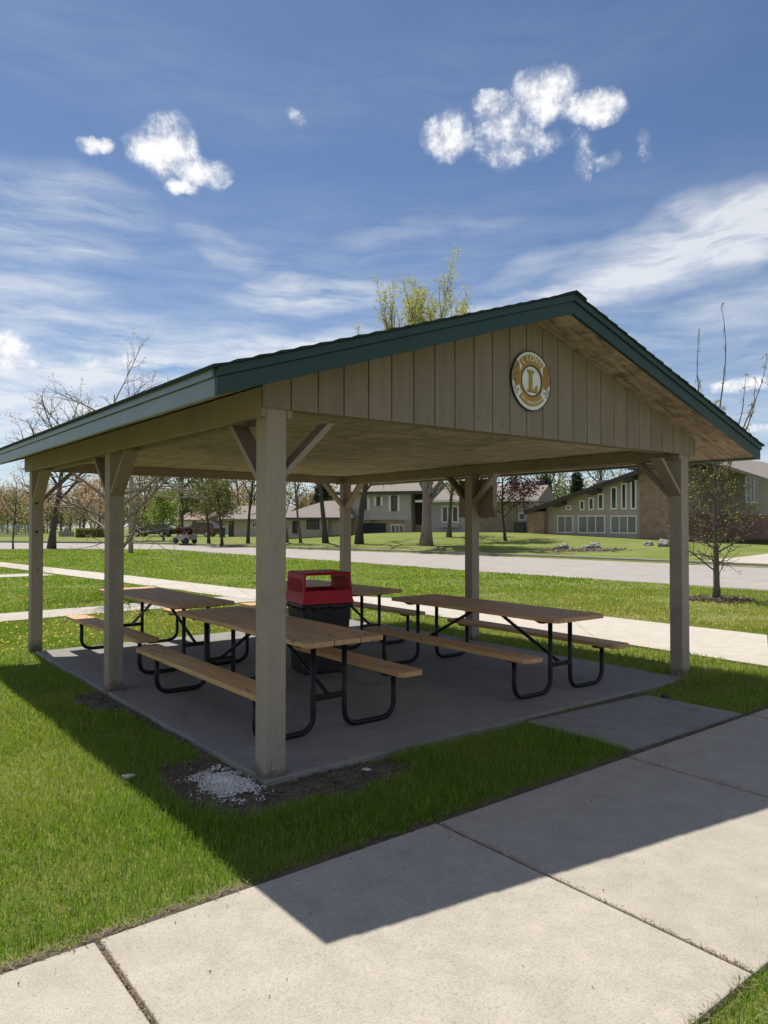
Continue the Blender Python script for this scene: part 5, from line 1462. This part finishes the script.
halo = n.math('MULTIPLY', n.rng(n.math('ADD', cu, n.math('MULTIPLY', n.math('SUBTRACT', d1, .5), 1.3)), .05, 1.0, 0, .45), n.rng(cu, 0, .3, 0, 1))
cum = n.math('MAXIMUM', cum, halo)
# high thin cloud: fibres drawn out along the wind
PC = warp(P0, 5, .05, 4)
def stretchmap(rot, sxx, syy):
    m = n.add('ShaderNodeMapping'); m.inputs['Rotation'].default_value = (0,0,math.radians(rot)); m.inputs['Scale'].default_value = (sxx, syy, 1); n.link(PC, m.inputs['Vector']); return m.outputs[0]
fib = n.noise(stretchmap(-14, 5, 22), 2.2, 8, .62, .3); fib2 = n.noise(stretchmap(-14, 14, 70), 1.6, 6, .62, .2)
fibl = n.noise(stretchmap(8, 4, 24), 2.0, 8, .62, .4)
PD = warp(P0, 9, .05, 5)
ciR = addup([ell(PD, 700, 240, 170, 48, 12, 1.1), ell(PD, 610, 285, 120, 22, 14, .62), ell(PD, 780, 215, 110, 40, 14, .7), ell(PD, 735, 305, 90, 22, 12, .5), ell(PD, 510, 303, 75, 13, 6, .75), ell(PD, 540, 262, 60, 14, 14, .35)])
ciL = addup([ell(PD, 318, 293, 100, 24, 2, .88), ell(PD, 75, 192, 100, 34, -8, .52), ell(PD, 40, 235, 110, 28, -8, .50), ell(PD, 25, 290, 120, 30, -4, .5), ell(PD, 235, 248, 70, 18, -18, .42), ell(PD, 200, 362, 240, 26, 3, .85), ell(PD, 30, 405, 200, 50, 4, 1.0), ell(PD, 300, 345, 100, 16, 4, .72), ell(PD, 420, 230, 120, 12, 4, .25), ell(PD, 130, 330, 180, 22, 3, .45), ell(PD, 500, 70, 300, 60, 4, .07), ell(PD, 120, 60, 300, 60, -5, .10)])
low_and_fill_veil = n.math('ADD', n.math('MULTIPLY', n.rng(el, .02, .46, 1, 0), .72), n.math('MULTIPLY', n.math('MULTIPLY', n.rng(xyz.outputs[1], .25, -.25, 0, .6), n.rng(xyz.outputs[2], -.05, .1, 0, 1)), 1.0))  # second term: unseen cloud veil behind the camera, added to lift and whiten shade
cir_r = n.math('MULTIPLY', ciR, n.rng(n.math('ADD', n.math('MULTIPLY', fib, .85), n.math('MULTIPLY', fib2, .15)), .28, .66, .15, 1.0))
cir_l = n.math('MULTIPLY', n.math('ADD', ciL, low_and_fill_veil), n.rng(n.math('ADD', n.math('MULTIPLY', fibl, .85), n.math('MULTIPLY', fib2, .15)), .32, .66, .08, 1.0))
ci = n.math('MULTIPLY', n.math('ADD', cir_r, cir_l, True), .78)
skyc = n.mix(1.0, sky.outputs[0], SKYT, 'MULTIPLY')
c1 = n.mix(ci, skyc, CLC)
shade = n.rng(d1, .35, .7, .80, 1.08)
cwh = n.mix(1.0, CUC, shade, 'MULTIPLY')
c2 = n.mix(n.math('MULTIPLY', cum, .97), c1, cwh)
n.link(c2, bg_.inputs['Color']); bg_.inputs['Strength'].default_value = SKYS

cam = bpy.data.cameras.new('camera'); co = bpy.data.objects.new('camera', cam); COL.objects.link(co)
cam.sensor_fit = 'VERTICAL'; cam.sensor_height = 24; cam.sensor_width = 18; cam.lens = 24*F/1024
cam.clip_start = .05; cam.clip_end = 2000
co.location = (0, 0, EYE); co.rotation_euler = (math.pi/2+PT, 0, 0)
S.camera = co
vs_ = S.view_settings; vs_.view_transform = 'Standard'; vs_.look = 'None'; vs_.gamma = 1; vs_.use_curve_mapping = False; vs_.exposure = EXPO
S.render.engine = 'CYCLES'; S.cycles.max_bounces = 8; S.cycles.transparent_max_bounces = 8; S.cycles.use_denoising = True
